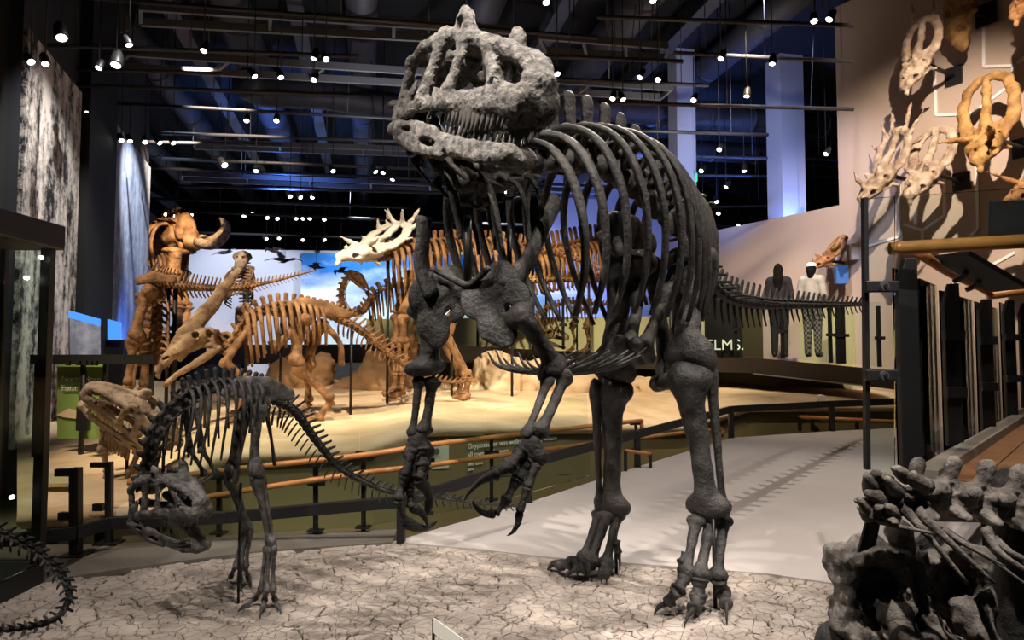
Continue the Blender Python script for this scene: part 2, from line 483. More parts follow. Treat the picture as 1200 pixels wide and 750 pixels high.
mat_plain('lamp_glow', (1, 1, 1), .5, emit=(1.0, .93, .82), estr=9.0)
mat_plain('white_line', (.85, .84, .82), .6)
mat_plain('white_print', (.80, .80, .74), .6)
mat_plain('green_panel', (.22, .34, .09), .6, var=.1, scale=3)
mat_plain('card', (.52, .56, .42), .6)
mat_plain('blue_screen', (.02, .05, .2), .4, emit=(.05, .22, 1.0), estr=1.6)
mat_plain('clamp', (.035, .035, .037), .35, .5)

RS = 0.085; RY0 = 4.9
def RP(px, py):                       # photo pixel on the pit floor or the rising ramp
    g = GP(px, py, 0)
    if g.y <= RY0: return g
    r = ray(px, py)
    k = -(EYE + RS * RY0) / (r.z - RS * r.y)
    return Vector((0, 0, EYE)) + r * k
def rz(p): return max(0.0, RS * (p[1] - RY0))

fl = MB().box((0, 13, -.45), (34, 46, .1)).done('floor', 'carpet'); struct(fl, 'pale sunken visitor floor')

mud_edge = [GP(*q) for q in ((-90, 702), (0, 690), (150, 668), (300, 648), (460, 637), (560, 645), (650, 655), (730, 661), (900, 674), (1010, 690), (1250, 712))]
back_edge = [GP(*q) for q in ((-90, 640), (0, 640), (125, 640), (257, 631), (465, 622))]
front_b = [RP(*q) for q in ((-60, 672), (20, 668), (88, 659), (128, 646), (265, 638), (470, 636), (620, 590), (747, 548), (857, 514), (975, 506), (1060, 502), (1250, 498))]
# ramp slab, rising away from the mud
poly = [mud_edge[4]] + front_b[6:] + [Vector((6.5, 4.0, 0)), mud_edge[10], mud_edge[9], mud_edge[8], mud_edge[7], mud_edge[6], mud_edge[5]]
def strip(poly, ztop, zbot):
    m = MB(); m.prism([(p.x, p.y) for p in poly], zbot, ztop); return m
def tri_slab(poly, zf, zb, name, mat):
    import bmesh
    bm = bmesh.new()
    vs = [bm.verts.new((p[0], p[1], zf(p))) for p in poly]
    f = bm.faces.new(vs)
    bmesh.ops.triangulate(bm, faces=[f])
    ret = bmesh.ops.extrude_face_region(bm, geom=bm.faces[:])
    for e in ret['geom']:
        if isinstance(e, bmesh.types.BMVert): e.co.z = zb
    bmesh.ops.recalc_face_normals(bm, faces=bm.faces[:])
    me = bpy.data.meshes.new(name); bm.to_mesh(me); bm.free()
    return add(name, me, mat)
o = tri_slab(poly, lambda p: rz(p) + .010, -.4, 'floor_ramp', 'ramp'); struct(o, 'smooth pale ramp floor rising behind the cracked mud')
led = mud_edge[:5] + back_edge[::-1]
o = tri_slab(led, lambda p: .012, -.4, 'floor_ledge', 'ledge'); struct(o, 'dull grey ledge along the glass barrier')
o = tri_slab([Vector((-4.6, 1.4, 0)), Vector((4.6, 1.4, 0)), Vector((4.6, 3.7, 0))] + [p + Vector((0, .06, 0)) for p in mud_edge[9::-1]] + [Vector((-4.6, 3.5, 0))], lambda p: -.018, -.4, 'floor_mud', 'mud_crack')
struct(o, 'dried cracked mud floor of the exhibit pit'); MUD = o

# mud plates: cells of a jittered grid, each a plate with crumbled edges
def inside(x, y):
    pts = mud_edge
    for a, b in zip(pts, pts[1:]):
        if a.x <= x <= b.x:
            t = (x - a.x) / (b.x - a.x); return y < a.y + (b.y - a.y) * t + .05
    return False
def mud_plates():
    rng = np.random.default_rng(5)
    g = .155
    seeds = {}
    for i in range(-26, 27):
        for j in range(15, 40):
            seeds[i, j] = ((i + rng.uniform(-.46, .46)) * g, (j + rng.uniform(-.46, .46)) * g)
    def wob(x, y):
        return (x + .016 * math.sin(31 * y + 13 * x) + .009 * math.sin(93 * y + 60 * x) + .005 * math.sin(211 * y - 90 * x), y + .016 * math.sin(29 * x - 15 * y) + .009 * math.sin(87 * x - 65 * y) + .005 * math.sin(205 * x + 80 * y))
    plates = []
    for (i, j), c in seeds.items():
        poly = [(c[0] - .5, c[1] - .5), (c[0] + .5, c[1] - .5), (c[0] + .5, c[1] + .5), (c[0] - .5, c[1] + .5)]
        for di in range(-2, 3):
            for dj in range(-2, 3):
                if (di or dj) and (i + di, j + dj) in seeds:
                    q = seeds[i + di, j + dj]
                    nx, ny = q[0] - c[0], q[1] - c[1]; mx, my = (q[0] + c[0]) / 2, (q[1] + c[1]) / 2
                    new = []
                    for k in range(len(poly)):
                        a, b = poly[k], poly[(k + 1) % len(poly)]
                        da = (a[0] - mx) * nx + (a[1] - my) * ny; db = (b[0] - mx) * nx + (b[1] - my) * ny
                        if da <= 0: new.append(a)
                        if (da < 0) != (db < 0) and abs(da - db) > 1e-12:
                            t = da / (da - db); new.append((a[0] + (b[0] - a[0]) * t, a[1] + (b[1] - a[1]) * t))
                    poly = new
        if len(poly) < 3: continue
        if not inside(*c): continue
        u = c[0] / c[1]
        if abs(u) > .80 or c[1] < 2.55: continue
        ring = []
        for k in range(len(poly)):
            a, b = poly[k], poly[(k + 1) % len(poly)]
            L = math.hypot(b[0] - a[0], b[1] - a[1]); n = max(1, int(L / .018))
            for t in range(n): ring.append((a[0] + (b[0] - a[0]) * t / n, a[1] + (b[1] - a[1]) * t / n))
        ring = [wob(*p) for p in ring]
        cx = sum(p[0] for p in ring) / len(ring); cy = sum(p[1] for p in ring) / len(ring)
        gap = rng.choice([.001, .0016, .0026, .0045, .007])
        dz = rng.uniform(-.003, .003); tx, ty = rng.uniform(-.02, .02, 2)
        V = []
        for off, z in ((gap, -.03), (gap, -.006), (gap + .006, 0.0)):
            for p in ring:
                dx, dy = p[0] - cx, p[1] - cy; L = math.hypot(dx, dy) + 1e-9
                k = max(.1, (L - off) / L)
                V.append((dx * k, dy * k, z + (dz + tx * dx + ty * dy if z > -.02 else 0)))
        n = len(ring)
        F = [(r * n + k, r * n + (k + 1) % n, (r + 1) * n + (k + 1) % n, (r + 1) * n + k) for r in range(2) for k in range(n)]
        F.append(tuple(range(2 * n, 3 * n)))
        plates.append((cx, cy, V, F))
    plates.sort(key=lambda q: abs(q[0]) * .2 + q[1])
    vis = [q for q in plates if q[1] > 2.75]
    rest = [q for q in plates if q[1] <= 2.75] + vis[300:]
    for cx, cy, V, F in vis[:300]:
        add('mud_plate', mesh('mud_plate', V, F, False), 'mud', MUD, Matrix.Translation((cx, cy, 0)))
    m = MB()
    for cx, cy, V, F in rest: m.put([(v[0] + cx, v[1] + cy, v[2]) for v in V], F)
    if rest:
        o = m.done('mud_plate_field', 'mud', MUD); o['kind'] = 'stuff'
    return len(plates)
print('plates', mud_plates())

# ------------------------------------------------------------------ walls, ceiling, columns
ang = math.radians(12)
E1 = Vector((-math.sin(ang), math.cos(ang), 0)); E2 = Vector((math.cos(ang), math.sin(ang), 0))
o = MB().box((1, 14, 8.2), (32, 44, .2)).done('ceiling', 'ceiling'); struct(o, 'black open ceiling above the hall')
o = MB().box((0, 33, 4), (34, .3, 8.8)).done('wall_back', 'wall_dark'); struct(o, 'dark far end wall of the hall')
LW = Vector((-6.02, 8.3, 0)); LD = Vector((-.3, .954, 0)); LN = Vector((.954, .3, 0))
o = MB().bar(LW - LN * .2 + Vector((0, 0, 3.85)), LW + LD * 7.5 - LN * .2 + Vector((0, 0, 3.85)), .3, 8.5).done('wall_left', 'wall_dark'); struct(o, 'dark left wall carrying the murals')
o = MB().box((-6.35, 5.2, 3.85), (.3, 6.6, 8.5)).done('wall_side', 'wall_black'); struct(o, 'black wall behind the glass case')
o = MB().bar(LW + LD * 2.25 + Vector((0, 0, 3.8)) + LN * .02, LW + LD * 3.9 + Vector((0, 0, 3.8)) + LN * .02, .2, 8.3).done('wall_pier', 'wall_black'); struct(o, 'black pier between the two murals')
# right wall: tall skull wall, lower wall running on behind the people
R2 = P(826, 300, 15.9); R1 = P(985, 300, 13.0); RD = Vector((R1.x - R2.x, R1.y - R2.y, 0)).normalized(); RN = Vector((RD.y, -RD.x, 0))
if RN.x > 0: RN = -RN
RB = Vector((R1.x, R1.y, 0))
def onwall(px, py, off=0.0):
    r = ray(px, py); n = RN
    k = ((RB + RN * off) - Vector((0, 0, EYE))).dot(n) / r.dot(n)
    return Vector((0, 0, EYE)) + r * k
a = RB; b = RB + RD * 9.5
o = MB().bar(a - RN * .2 + Vector((0, 0, 4.0)), b - RN * .2 + Vector((0, 0, 4.0)), .4, 8.2).done('wall_right', 'wall_tan'); struct(o, 'tall tan wall hung with horned skulls')
a = Vector((R2.x, R2.y, 0)) - RD * .5
zl = onwall(985, 240).z; zl2 = onwall(830, 272).z
m = MB(); q = [a, RB]
v = []
for p, z in ((a, zl2), (RB, zl)):
    for off in (0, -.3):
        for zz in (-.4, z): v.append(p + RN * off + Vector((0, 0, zz)))
m.put(v, [(0, 1, 5, 4), (2, 6, 7, 3), (1, 3, 7, 5), (0, 4, 6, 2), (0, 2, 3, 1), (4, 5, 7, 6)])
o = m.done('wall_low', 'wall_tan'); struct(o, 'lower grey-tan wall running behind the visitors')
# back partitions with the painted sky
def slab(name, pxa, pxb, Ya, Yb, ztop, zbot, mat, th=.2):
    A = P(pxa, 375, Ya); Bq = P(pxb, 375, Yb)
    A.z = Bq.z = (ztop + zbot) / 2
    d = (Bq - A).normalized(); n = Vector((-d.y, d.x, 0))
    return MB().bar(A + n * th * .5, Bq + n * th * .5, th, ztop - zbot).done(name, mat)
def mat_sky_print():
    m, nt, out = new_mat('sky_print')
    b = principled(nt, .7, 0, .2)
    geo = nt.nodes.new('ShaderNodeNewGeometry'); sep = nt.nodes.new('ShaderNodeSeparateXYZ')
    nt.links.new(geo.outputs['Position'], sep.inputs[0])
    nz = nt.nodes.new('ShaderNodeTexNoise'); nz.inputs['Scale'].default_value = .45; nz.inputs['Detail'].default_value = 7
    mp = nt.nodes.new('ShaderNodeMapping'); mp.inputs['Scale'].default_value = (1, 1, 2.2)
    nt.links.new(geo.outputs['Position'], mp.inputs[0]); nt.links.new(mp.outputs[0], nz.inputs['Vector'])
    mr = nt.nodes.new('ShaderNodeMapRange'); mr.inputs['From Min'].default_value = 2.0; mr.inputs['From Max'].default_value = 5.2
    mr.inputs['To Min'].default_value = .28; mr.inputs['To Max'].default_value = -.22
    nt.links.new(sep.outputs['Z'], mr.inputs['Value'])
    ad = nt.nodes.new('ShaderNodeMath'); ad.operation = 'ADD'
    nt.links.new(nz.outputs['Fac'], ad.inputs[0]); nt.links.new(mr.outputs[0], ad.inputs[1])
    r = nt.nodes.new('ShaderNodeValToRGB')
    r.color_ramp.elements[0].position = .36; r.color_ramp.elements[0].color = (.02, .16, .52, 1)
    r.color_ramp.elements[1].position = .68; r.color_ramp.elements[1].color = (.72, .80, .86, 1)
    nt.links.new(ad.outputs[0], r.inputs['Fac']); nt.links.new(r.outputs['Color'], b.inputs['Base Color'])
    nt.links.new(b.outputs[0], out.inputs[0])
mat_sky_print()
o = slab('wall_partition', 172, 800, 25.4, 27, 5.3, -.4, 'wall_grey'); struct(o, 'grey-blue partition at the end of the hall')
o = slab('sky_mural', 352, 640, 24.9, 25.4, 5.05, 1.2, 'sky_print', .1); tag(o, 'painted blue sky mural with white clouds behind the hanging birds', 'mural')
o = slab('wall_lilac', 640, 800, 25.0, 25.6, 8.0, -.4, 'wall_lilac'); struct(o, 'lilac wall behind the ribs of the large skeleton')
def mat_birch(name, lo_, hi_, sc=1.0, blue=False):
    m, nt, out = new_mat(name)
    b = principled(nt, .75, 0, .2)
    tc = nt.nodes.new('ShaderNodeTexCoord'); mp = nt.nodes.new('ShaderNodeMapping'); mp.inputs['Scale'].default_value = (3.2 * sc, 3.2 * sc, .55 * sc)
    n1 = nt.nodes.new('ShaderNodeTexNoise'); n1.inputs['Scale'].default_value = 1.3; n1.inputs['Detail'].default_value = 10; n1.inputs['Roughness'].default_value = .62
    n2 = nt.nodes.new('ShaderNodeTexNoise'); n2.inputs['Scale'].default_value = 7.0 * sc; n2.inputs['Detail'].default_value = 9; n2.inputs['Roughness'].default_value = .75
    nt.links.new(tc.outputs['Object'], mp.inputs[0]); nt.links.new(mp.outputs[0], n1.inputs['Vector']); nt.links.new(tc.outputs['Object'], n2.inputs['Vector'])
    mx = nt.nodes.new('ShaderNodeMath'); mx.operation = 'MULTIPLY_ADD'; mx.inputs[1].default_value = .55
    nt.links.new(n1.outputs['Fac'], mx.inputs[0])
    m2 = nt.nodes.new('ShaderNodeMath'); m2.operation = 'MULTIPLY'; m2.inputs[1].default_value = .45
    nt.links.new(n2.outputs['Fac'], m2.inputs[0]); nt.links.new(m2.outputs[0], mx.inputs[2])
    r = nt.nodes.new('ShaderNodeValToRGB')
    r.color_ramp.elements[0].position = .44; r.color_ramp.elements[0].color = (*lo_, 1)
    r.color_ramp.elements[1].position = .56; r.color_ramp.elements[1].color = (*hi_, 1)
    nt.links.new(mx.outputs[0], r.inputs['Fac']); nt.links.new(r.outputs['Color'], b.inputs['Base Color'])
    nt.links.new(b.outputs[0], out.inputs[0])
mat_birch('birch_print', (.02, .02, .024), (.75, .69, .64))
mat_birch('mist_print', (.22, .25, .33), (.50, .53, .62), .6)
def wall_print(name, t0, t1, z0, z1, mat):
    return MB().bar(LW + LD * t0 + LN * -.02 + Vector((0, 0, (z0 + z1) / 2)), LW + LD * t1 + LN * -.02 + Vector((0, 0, (z0 + z1) / 2)), .06, z1 - z0).done(name, mat)
o = wall_print('forest_mural', .0, 2.2, .2, 5.4, 'birch_print'); tag(o, 'tall black and white forest mural on the dark wall', 'mural')
o = wall_print('misty_mural', 4.0, 7.4, 1.55, 5.6, 'mist_print'); tag(o, 'pale misty mural with a blue glow along its foot', 'mural')
# sloping blue-lit panel and small screen between the murals
t = thing('sloped_panel', 'grey streaked panel with a slanting blue-lit top edge', 'panel', P(98, 480, 9.2))
A = [P(82, 364, 9.3), P(118, 374, 9.6), P(118, 420, 9.6), P(82, 420, 9.3)]
def plate(name, pts, th, mat, parent=None):
    pts = [Vector(p) for p in pts]
    n = (pts[1] - pts[0]).cross(pts[2] - pts[0]).normalized()
    if n.y < 0: n = -n
    k = len(pts)
    return MB().put([p for p in pts] + [p + n * th for p in pts], [tuple(range(k))[::-1], tuple(range(k, 2 * k))] + [(i, (i + 1) % k, k + (i + 1) % k, k + i) for i in range(k)]).done(name, mat, parent)
plate('face', [A[0] - Vector((0, 0, .1)), A[1] - Vector((0, 0, .1)), A[2], A[3]], .05, 'mist_print', t)
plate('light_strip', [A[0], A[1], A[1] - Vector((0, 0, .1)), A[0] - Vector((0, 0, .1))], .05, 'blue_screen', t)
for pxx in (86, 114): MB().bar(P(pxx, 418, 9.5), Vector((P(pxx, 418, 9.5).x, P(pxx, 418, 9.5).y, -.4)), .05, .05).done('leg', 'steel_black', t)
t = thing('wall_screen', 'small glowing blue screen at the foot of the misty mural', 'screen', P(132, 398, 11.4))
plate('screen', [P(126, 374, 11.4), P(141, 378, 11.4), P(141, 398, 11.4), P(126, 398, 11.4)], .04, 'blue_screen', t)
q = P(133, 398, 11.46); MB().box((q.x, q.y + .06, q.z / 2 - .2), (.3, .06, q.z + .4)).done('stand', 'steel_black', t)

# columns
def column(px, Y, w, px_l):
    c = P(px, 300, Y); c.z = 0
    R = Matrix.Rotation(ang, 3, 'Z')
    o = MB().box((c.x, c.y, 3.85), (w, w, 8.5), R).done('column', 'column'); struct(o, 'square lilac column reaching the ceiling'); return o
column(923, 15.35, .58, 0)
column(801, 15.0, .44, 0)
# exit marker on the far column
q = P(816, 208, 14.75); o = MB().box(q, (.03, .08, .18)).done('exit_marker', mat_plain('exit_green', (.05, .4, .15), .5, emit=(.1, .8, .35), estr=.8)); tag(o, 'small green lit marker on the far column', 'sign')

# ------------------------------------------------------------------ ceiling steelwork
def ZP(px, py, Z):
    r = ray(px, py); return Vector((0, 0, EYE)) + r * ((Z - EYE) / r.z)
SEGS = []                             # what hangs up there: (a, b, radius)
def drop(name, c, parent, r, mat, skip=()):
    """rod from c up to the ceiling, or to the underside of whatever crosses above it"""
    top = 8.09; tx, ty = c.x, c.y
    for k, (a, b, rr) in enumerate(SEGS):
        if k in skip: continue
        ab = Vector((b.x - a.x, b.y - a.y)); L2 = ab.length_squared
        t = max(0, min(1, (Vector((c.x, c.y)) - Vector((a.x, a.y))).dot(ab) / L2))
        q = a.lerp(b, t)
        dd = (Vector((q.x, q.y)) - Vector((c.x, c.y))).length
        if dd < rr + r + .01 and q.z - rr > c.z: 
            k = min(1, .6 * rr / max(dd, 1e-6)); dk = dd * k; z_ = q.z - math.sqrt(max(0, rr ** 2 - dk * dk)) - (.008 if rr < .2 else .012)
            if z_ < top: top = z_; tx = q.x + (c.x - q.x) * k; ty = q.y + (c.y - q.y) * k
    if top - c.z > .02: tube_obj(name, [c, Vector((tx, ty, top))], [r, r], mat, parent, 6, 1)
def seg(a, b, r): SEGS.append((Vector(a), Vector(b), r)); return len(SEGS) - 1
def duct(pts, r, label='round grey air duct running along under the black ceiling', mat='duct'):
    pts = [Vector(p) for p in pts]
    t = thing('air_duct', label, 'duct', pts[0], 'air ducts under the ceiling')
    own = [seg(a, b, r * 1.06) for a, b in zip(pts, pts[1:])]
    tube_obj('duct', pts, [r] * len(pts), mat, t, 18, 6)
    A, Bq = pts[0], pts[-1]
    for k in (.08, .2, .35, .5, .65, .8, .92):
        if len(pts) != 2: continue
        c = A.lerp(Bq, k); d = (Bq - A).normalized()
        tube_obj('seam_band', [c - d * .05, c + d * .05], [r * 1.05, r * 1.05], mat, t, 18, 1)
        drop('hanger', c + Vector((0, 0, r)), t, .015, mat, own)
    if len(pts) > 2:
        for c in pts[1:-1]: drop('hanger', c + Vector((0, 0, r)), t, .015, mat, own)
for x0 in (-10.2, -6.0, -3.7, 1.2, 3.8):
    A = Vector((x0, 11.0, 7.86)); pA = A + E1 * 20
    t = thing('ceiling_beam', 'steel roof beam running the length of the black ceiling', 'beam', A, 'roof beams'); MB().bar(A, pA, .12, .4).done('web', 'pipe', t)
    MB().bar(A - Vector((0, 0, .22)), pA - Vector((0, 0, .22)), .28, .04).done('flange', 'pipe', t)
    seg(A, pA, .26)
for x0 in (-11.6, -9.0, -7.1, -4.9, -2.5, -.2, 2.5, 5.2):
    A = Vector((x0, 11.0, 7.72)); duct([A, A + E1 * 20], *((.3,) if x0 not in (-4.9, 2.5) else (.36, 'wider round grey air duct running along between two slimmer ducts')))
duct([ZP(286, 96, 6.8), ZP(310, 108, 6.8), ZP(380, 112, 6.8), ZP(480, 128, 6.8), ZP(600, 136, 6.8)], .3, 'bent grey air duct crossing below the straight ducts')
for a_, b_, r_, lb in (((655, 124), (990, 150), .28, 'wide grey air duct crossing behind the nearer square column'), ((655, 168), (1000, 186), .28, 'wide grey air duct crossing low behind both square columns')):
    duct([ZP(*a_, 7.03), ZP(*b_, 7.03)], r_, lb)
def ladder(a0, b0, a1, b1, Z, label):
    t = thing('ladder_truss', label, 'truss', ZP(*a0, Z), 'ladder trusses under the ceiling')
    A0, B0, A1, B1 = ZP(*a0, Z), ZP(*b0, Z), ZP(*a1, Z), ZP(*b1, Z)
    MB().bar(A0, B0, .06, .12).done('chord', 'truss', t); MB().bar(A1, B1, .06, .12).done('chord', 'truss', t)
    own = [seg(A0, B0, .07), seg(A1, B1, .07)]
    n = max(3, int((B0 - A0).length / 1.5))
    for i in range(n + 1):
        MB().bar(A0.lerp(B0, i / n), A1.lerp(B1, i / n), .05, .08).done('rung', 'truss', t); own.append(seg(A0.lerp(B0, i / n), A1.lerp(B1, i / n), .06))
    for k in (.13, .52, .87): drop('hanger', A0.lerp(B0, k) + Vector((0, 0, .06)), t, .012, 'truss', own)
ladder((152, 62), (788, 103), (134, 78), (775, 114), 6.30, 'long pale ladder truss passing behind the grey skull')
ladder((165, 8), (600, 36), (165, 26), (600, 50), 6.36, 'pale ladder truss hung highest above the grey skull')
ladder((228, 166), (520, 176), (228, 172), (520, 182), 6.30, 'short ladder truss hung over the brown skeletons')
ladder((214, 204), (700, 224), (214, 210), (700, 231), 6.24, 'thin distant ladder truss above the sky mural')
ladder((632, 42), (782, 54), (640, 60), (780, 68), 6.36, 'short ladder truss beside the far square column')
PIPES = [((60, -6), (700, 44)), ((76, 118), (700, 152)), ((190, 156), (760, 176)), ((190, 186), (520, 199)), ((130, 195), (800, 222)), ((210, 218), (640, 229)), ((175, 246), (620, 264)), ((180, 271), (600, 284)),
         ((30, 80), (260, 86)), ((20, 52), (420, 66)), ((640, 92), (830, 100)), ((790, 62), (1000, 72)), ((640, 66), (800, 72)), ((700, 120), (1000, 128)), ((760, 182), (1000, 188)), ((780, 205), (990, 208)), ((790, 243), (990, 240)), ((780, 268), (900, 262)), ((700, 20), (1000, 30)),
         ((90, 100), (420, 112)), ((120, 165), (330, 170)), ((150, 232), (480, 243)), ((640, 150), (900, 158))]
for i_, (a_, b_) in enumerate(PIPES):
    Z = 6.06 - .032 * ((i_ * 7) % len(PIPES)); A, Bq = ZP(*a_, Z), ZP(*b_, Z)
    t = thing('lighting_pipe', 'slim steel lighting pipe hung crosswise under the black ceiling', 'pipe', A, 'steel pipes under the ceiling')
    r_ = .02 + .0012 * A.y
    tube_obj('pipe', [A, Bq], [r_, r_], 'pipe', t, 8, 1); own = [seg(A, Bq, r_ + .002)]
    for k in (.17, .5, .83): drop('hanger', A.lerp(Bq, k) + Vector((0, 0, r_)), t, .008, 'pipe', own)
def mat_lamp():
    return 'lamp_glow'
lv, lf = tube([(0, 0, .22), (0, 0, .16), (0, 0, .0), (0, 0, -.02)], [.045, .07, .085, .08], 12, 1)
LHOUS = mesh('lamp_housing', lv, lf)
lv, lf = tube([(0, 0, -.021), (0, 0, -.03)], [.062, .045], 12, 1)
LLENS = mesh('lamp_lens', lv, lf)
LAMPS = [(72, 43), (36, 72), (53, 74), (136, 75), (151, 52), (239, 59), (368, 68), (382, 69), (298, 89), (329, 90), (368, 93), (92, 131), (102, 132),
         (117, 162), (128, 164), (142, 164), (152, 165), (170, 166), (187, 167), (203, 167), (289, 141), (324, 141), (263, 193), (390, 200), (440, 201), (449, 202),
         (340, 230), (352, 231), (366, 231), (194, 251), (205, 253), (224, 252), (286, 253), (296, 250), (313, 255), (325, 256), (347, 256), (355, 256), (363, 256), (380, 257),
         (312, 280), (327, 279), (355, 281), (380, 281), (460, 210), (300, 200), (653, 86), (771, 93), (750, 90), (845, 68), (718, 115), (730, 116), (875, 112), (813, 117), (771, 171), (843, 175),
         (872, 200), (851, 219), (840, 236), (842, 250), (866, 264), (842, 275), (968, 180), (954, 24), (972, 22), (822, 200), (905, 74), (640, 2), (765, 0), (116, 79)]
rng = random.Random(11)
for px_, py_ in LAMPS:
    c = ZP(px_, py_, 4.4 if px_ < 60 else (5.12 if py_ < 215 else (4.95 if py_ < 245 else 5.5)))
    t = thing('track_spotlight', 'small black track spotlight with a bright white lens under the dark ceiling', 'spotlight', c, 'lit track spotlights')
    d = Vector((-c.x * .12 + rng.uniform(-.8, .8), -c.y * .05 + rng.uniform(-.5, .3), -1.5)).normalized()
    big = .95 if (px_, py_) in ((72, 43), (136, 75), (263, 193)) else (.42 + .022 * c.y)
    M = frame(c, Vector((1, 0, 0)) - d * d.x, -d, big)
    add('housing', LHOUS, 'steel_black', t, M); add('lens', LLENS, 'lamp_glow', t, M)
    drop('drop_rod', c + Vector((0, 0, .1 * big)), t, .008, 'steel_black')

# ------------------------------------------------------------------ sand platform and its fascia
EDGE = [(20, 604, 4.9), (190, 592, 5.0), (215, 560, 5.4), (260, 530, 5.9), (430, 523, 6.1), (500, 499, 6.7), (640, 498, 7.7), (800, 498, 9.1), (880, 474, 9.8), (1060, 474, 10.3)]
def edge_at(px):
    for a, b in zip(EDGE, EDGE[1:]):
        if a[0] <= px <= b[0]:
            t = (px - a[0]) / (b[0] - a[0]); return a[1] + (b[1] - a[1]) * t, a[2] + (b[2] - a[2]) * t
    return EDGE[0][1:] if px < EDGE[0][0] else EDGE[-1][1:]
YB = 12.6
def back_y(px): return 446 if px < 800 else 446 + (px - 800) * .05
def sandY(px, py):
    yf, Yf = edge_at(px); yb = back_y(px)
    t = max(0., min(1., (yf - py) / (yf - yb)))
    return Yf + (YB - Yf) * t ** 1.35
def SP_(px, py): return P(px, py, sandY(px, py))
def sand():
    V, F = [], []
    xs = list(range(20, 1061, 13)); rows = 16
    rr = random.Random(4)
    for i, px in enumerate(xs):
        yf, Yf = edge_at(px); yb = back_y(px)
        for k in range(rows + 1):
            t = k / rows
            p = P(px, yf + (yb - yf) * t, Yf + (YB - Yf) * t ** 1.35)
            if 0 < k: p.z += .025 * math.sin(px * .05 + k) * math.sin(k * 1.3 + px * .021)
            V.append(p)
    n = rows + 1
    for i in range(len(xs) - 1):
        for k in range(rows): F.append((i * n + k, (i + 1) * n + k, (i + 1) * n + k + 1, i * n + k + 1))
    # rounded front lip
    base = len(V)
    for i in range(len(xs)):
        p = V[i * n]
        V.append(p + Vector((0, -.01, -.06))); V.append(p + Vector((0, .05, -.11)))
    for i in range(len(xs) - 1):
        F.append((base + 2 * i, base + 2 * i + 2, (i + 1) * n, i * n)); F.append((base + 2 * i + 1, base + 2 * i + 3, base + 2 * i + 2, base + 2 * i))
    o = add('floor_sand', mesh('floor_sand', V, F), 'sand'); struct(o, 'pale sand bed the brown skeletons stand on')
    m = MB(); V2 = []
    for i in range(len(xs)):
        p = V[i * n] + Vector((0, .1, -.10)); V2 += [p, Vector((p.x, p.y, -.4)), Vector((p.x, p.y + .3, -.4)), p + Vector((0, .3, 0))]
    F2 = []
    for i in range(len(xs) - 1):
        for a, b in ((0, 1), (1, 2), (3, 0)): F2.append((4 * i + a, 4 * i + b, 4 * i + 4 + b, 4 * i + 4 + a))
    o = add('trim_1', mesh('fascia', V2, F2, False), 'olive'); struct(o, 'olive fascia below the sand bed')
sand()
def rock(name, pxs, Y, th, mat, label):
    pts = [P(x, y, Y) for x, y in pxs]
    s = Sculpt(.08)
    c = sum(pts, Vector()) / len(pts)
    for p in pts: s.cap([c, p.lerp(c, .12)], [.35, .2], (0, 1, 0), .9)
    for a, b in zip(pts, pts[1:] + pts[:1]): s.cap([a.lerp(c, .15), b.lerp(c, .15)], [.17, .17])
    o = add(name, nmesh(name, s.build(.05, noise=.09, nfreq=7, pits=.05)), mat); tag(o, label, 'rock'); return o
rock('rock_slab', [(388, 470), (442, 420), (490, 420), (486, 470)], 11.7, .6, 'rock', 'brown slanting rock slab behind the tail of the crested skeleton')
rock('rock_slab', [(300, 472), (330, 428), (384, 428), (372, 468)], 11.9, .6, 'rock', 'dark brown rock block behind the ribs of the crested skeleton')
rock('sand_dune', [(520, 468), (560, 425), (660, 432), (720, 445), (790, 462), (640, 470)], 11.4, .5, 'sand', 'low cream dune behind the hands of the large black skeleton')

# wall text and picture card on the fascia
def text(name, body, p0, xdir, size, mat, parent, up=(0, 0, 1), extr=.002):
    c = bpy.data.curves.new(name, 'FONT'); c.body = body; c.size = size; c.extrude = extr; c.space_line = 1.15
    x = Vector(xdir).normalized(); u = Vector(up); y = (u - x * u.dot(x)).normalized(); z = x.cross(y)
    M = Matrix.Identity(4)
    for i in range(3): M[i][0] = x[i]; M[i][1] = y[i]; M[i][2] = z[i]; M[i][3] = p0[i]
    c.materials.append(MATS[mat])
    tmp = bpy.data.objects.new('tmp', c); COL.objects.link(tmp)
    dg = bpy.context.evaluated_depsgraph_get(); dg.update()
    me = bpy.data.meshes.new_from_object(tmp.evaluated_get(dg)); bpy.data.objects.remove(tmp); bpy.data.curves.remove(c)
    me.materials.clear(); me.materials.append(MATS[mat])
    o = bpy.data.objects.new(name, me); COL.objects.link(o)
    if parent is not None:
        o.parent = parent; o.matrix_parent_inverse = WM[parent.name].inverted()
    o.matrix_basis = M
    return reg(o, M)
def fas(px, py, d=.02):               # on the fascia
    yf, Yf = edge_at(px); return P(px, py, Yf + .1 - d)
A_, B_ = fas(545, 530), fas(665, 530)
xd = Vector((B_.x - A_.x, B_.y - A_.y, 0))
t = thing('text_panel', 'olive wall panel with lines of white text below the sand bed', 'sign', A_ + Vector((0, 0, -.3)))
plate('panel', [fas(543, 514, .005), fas(668, 511, .005), fas(668, 556, .005), fas(543, 558, .005)], .004, 'olive', t)
text('lettering', 'Gryposaurus was walking both by willow\nall over 172 years', fas(548, 526, .03), xd, .075, 'white_print', t)
text('lettering', 'after some\ntime', fas(548, 546, .03), xd, .045, 'white_print', t)
t = thing('picture_card', 'pale green card with a dark round emblem beside the white text', 'sign', fas(516, 540))
plate('card', [fas(507, 523, .02), fas(526, 522, .02), fas(526, 549, .02), fas(507, 550, .02)], .015, 'card', t)
c = fas(512, 529, .04); v_, f_ = tube([c, c + Vector((0, -.012, 0))], [.03, .03], 18, 1); add('emblem', mesh('emblem', v_, f_, False), mat_plain('emblem', (.06, .09, .06), .6), t)
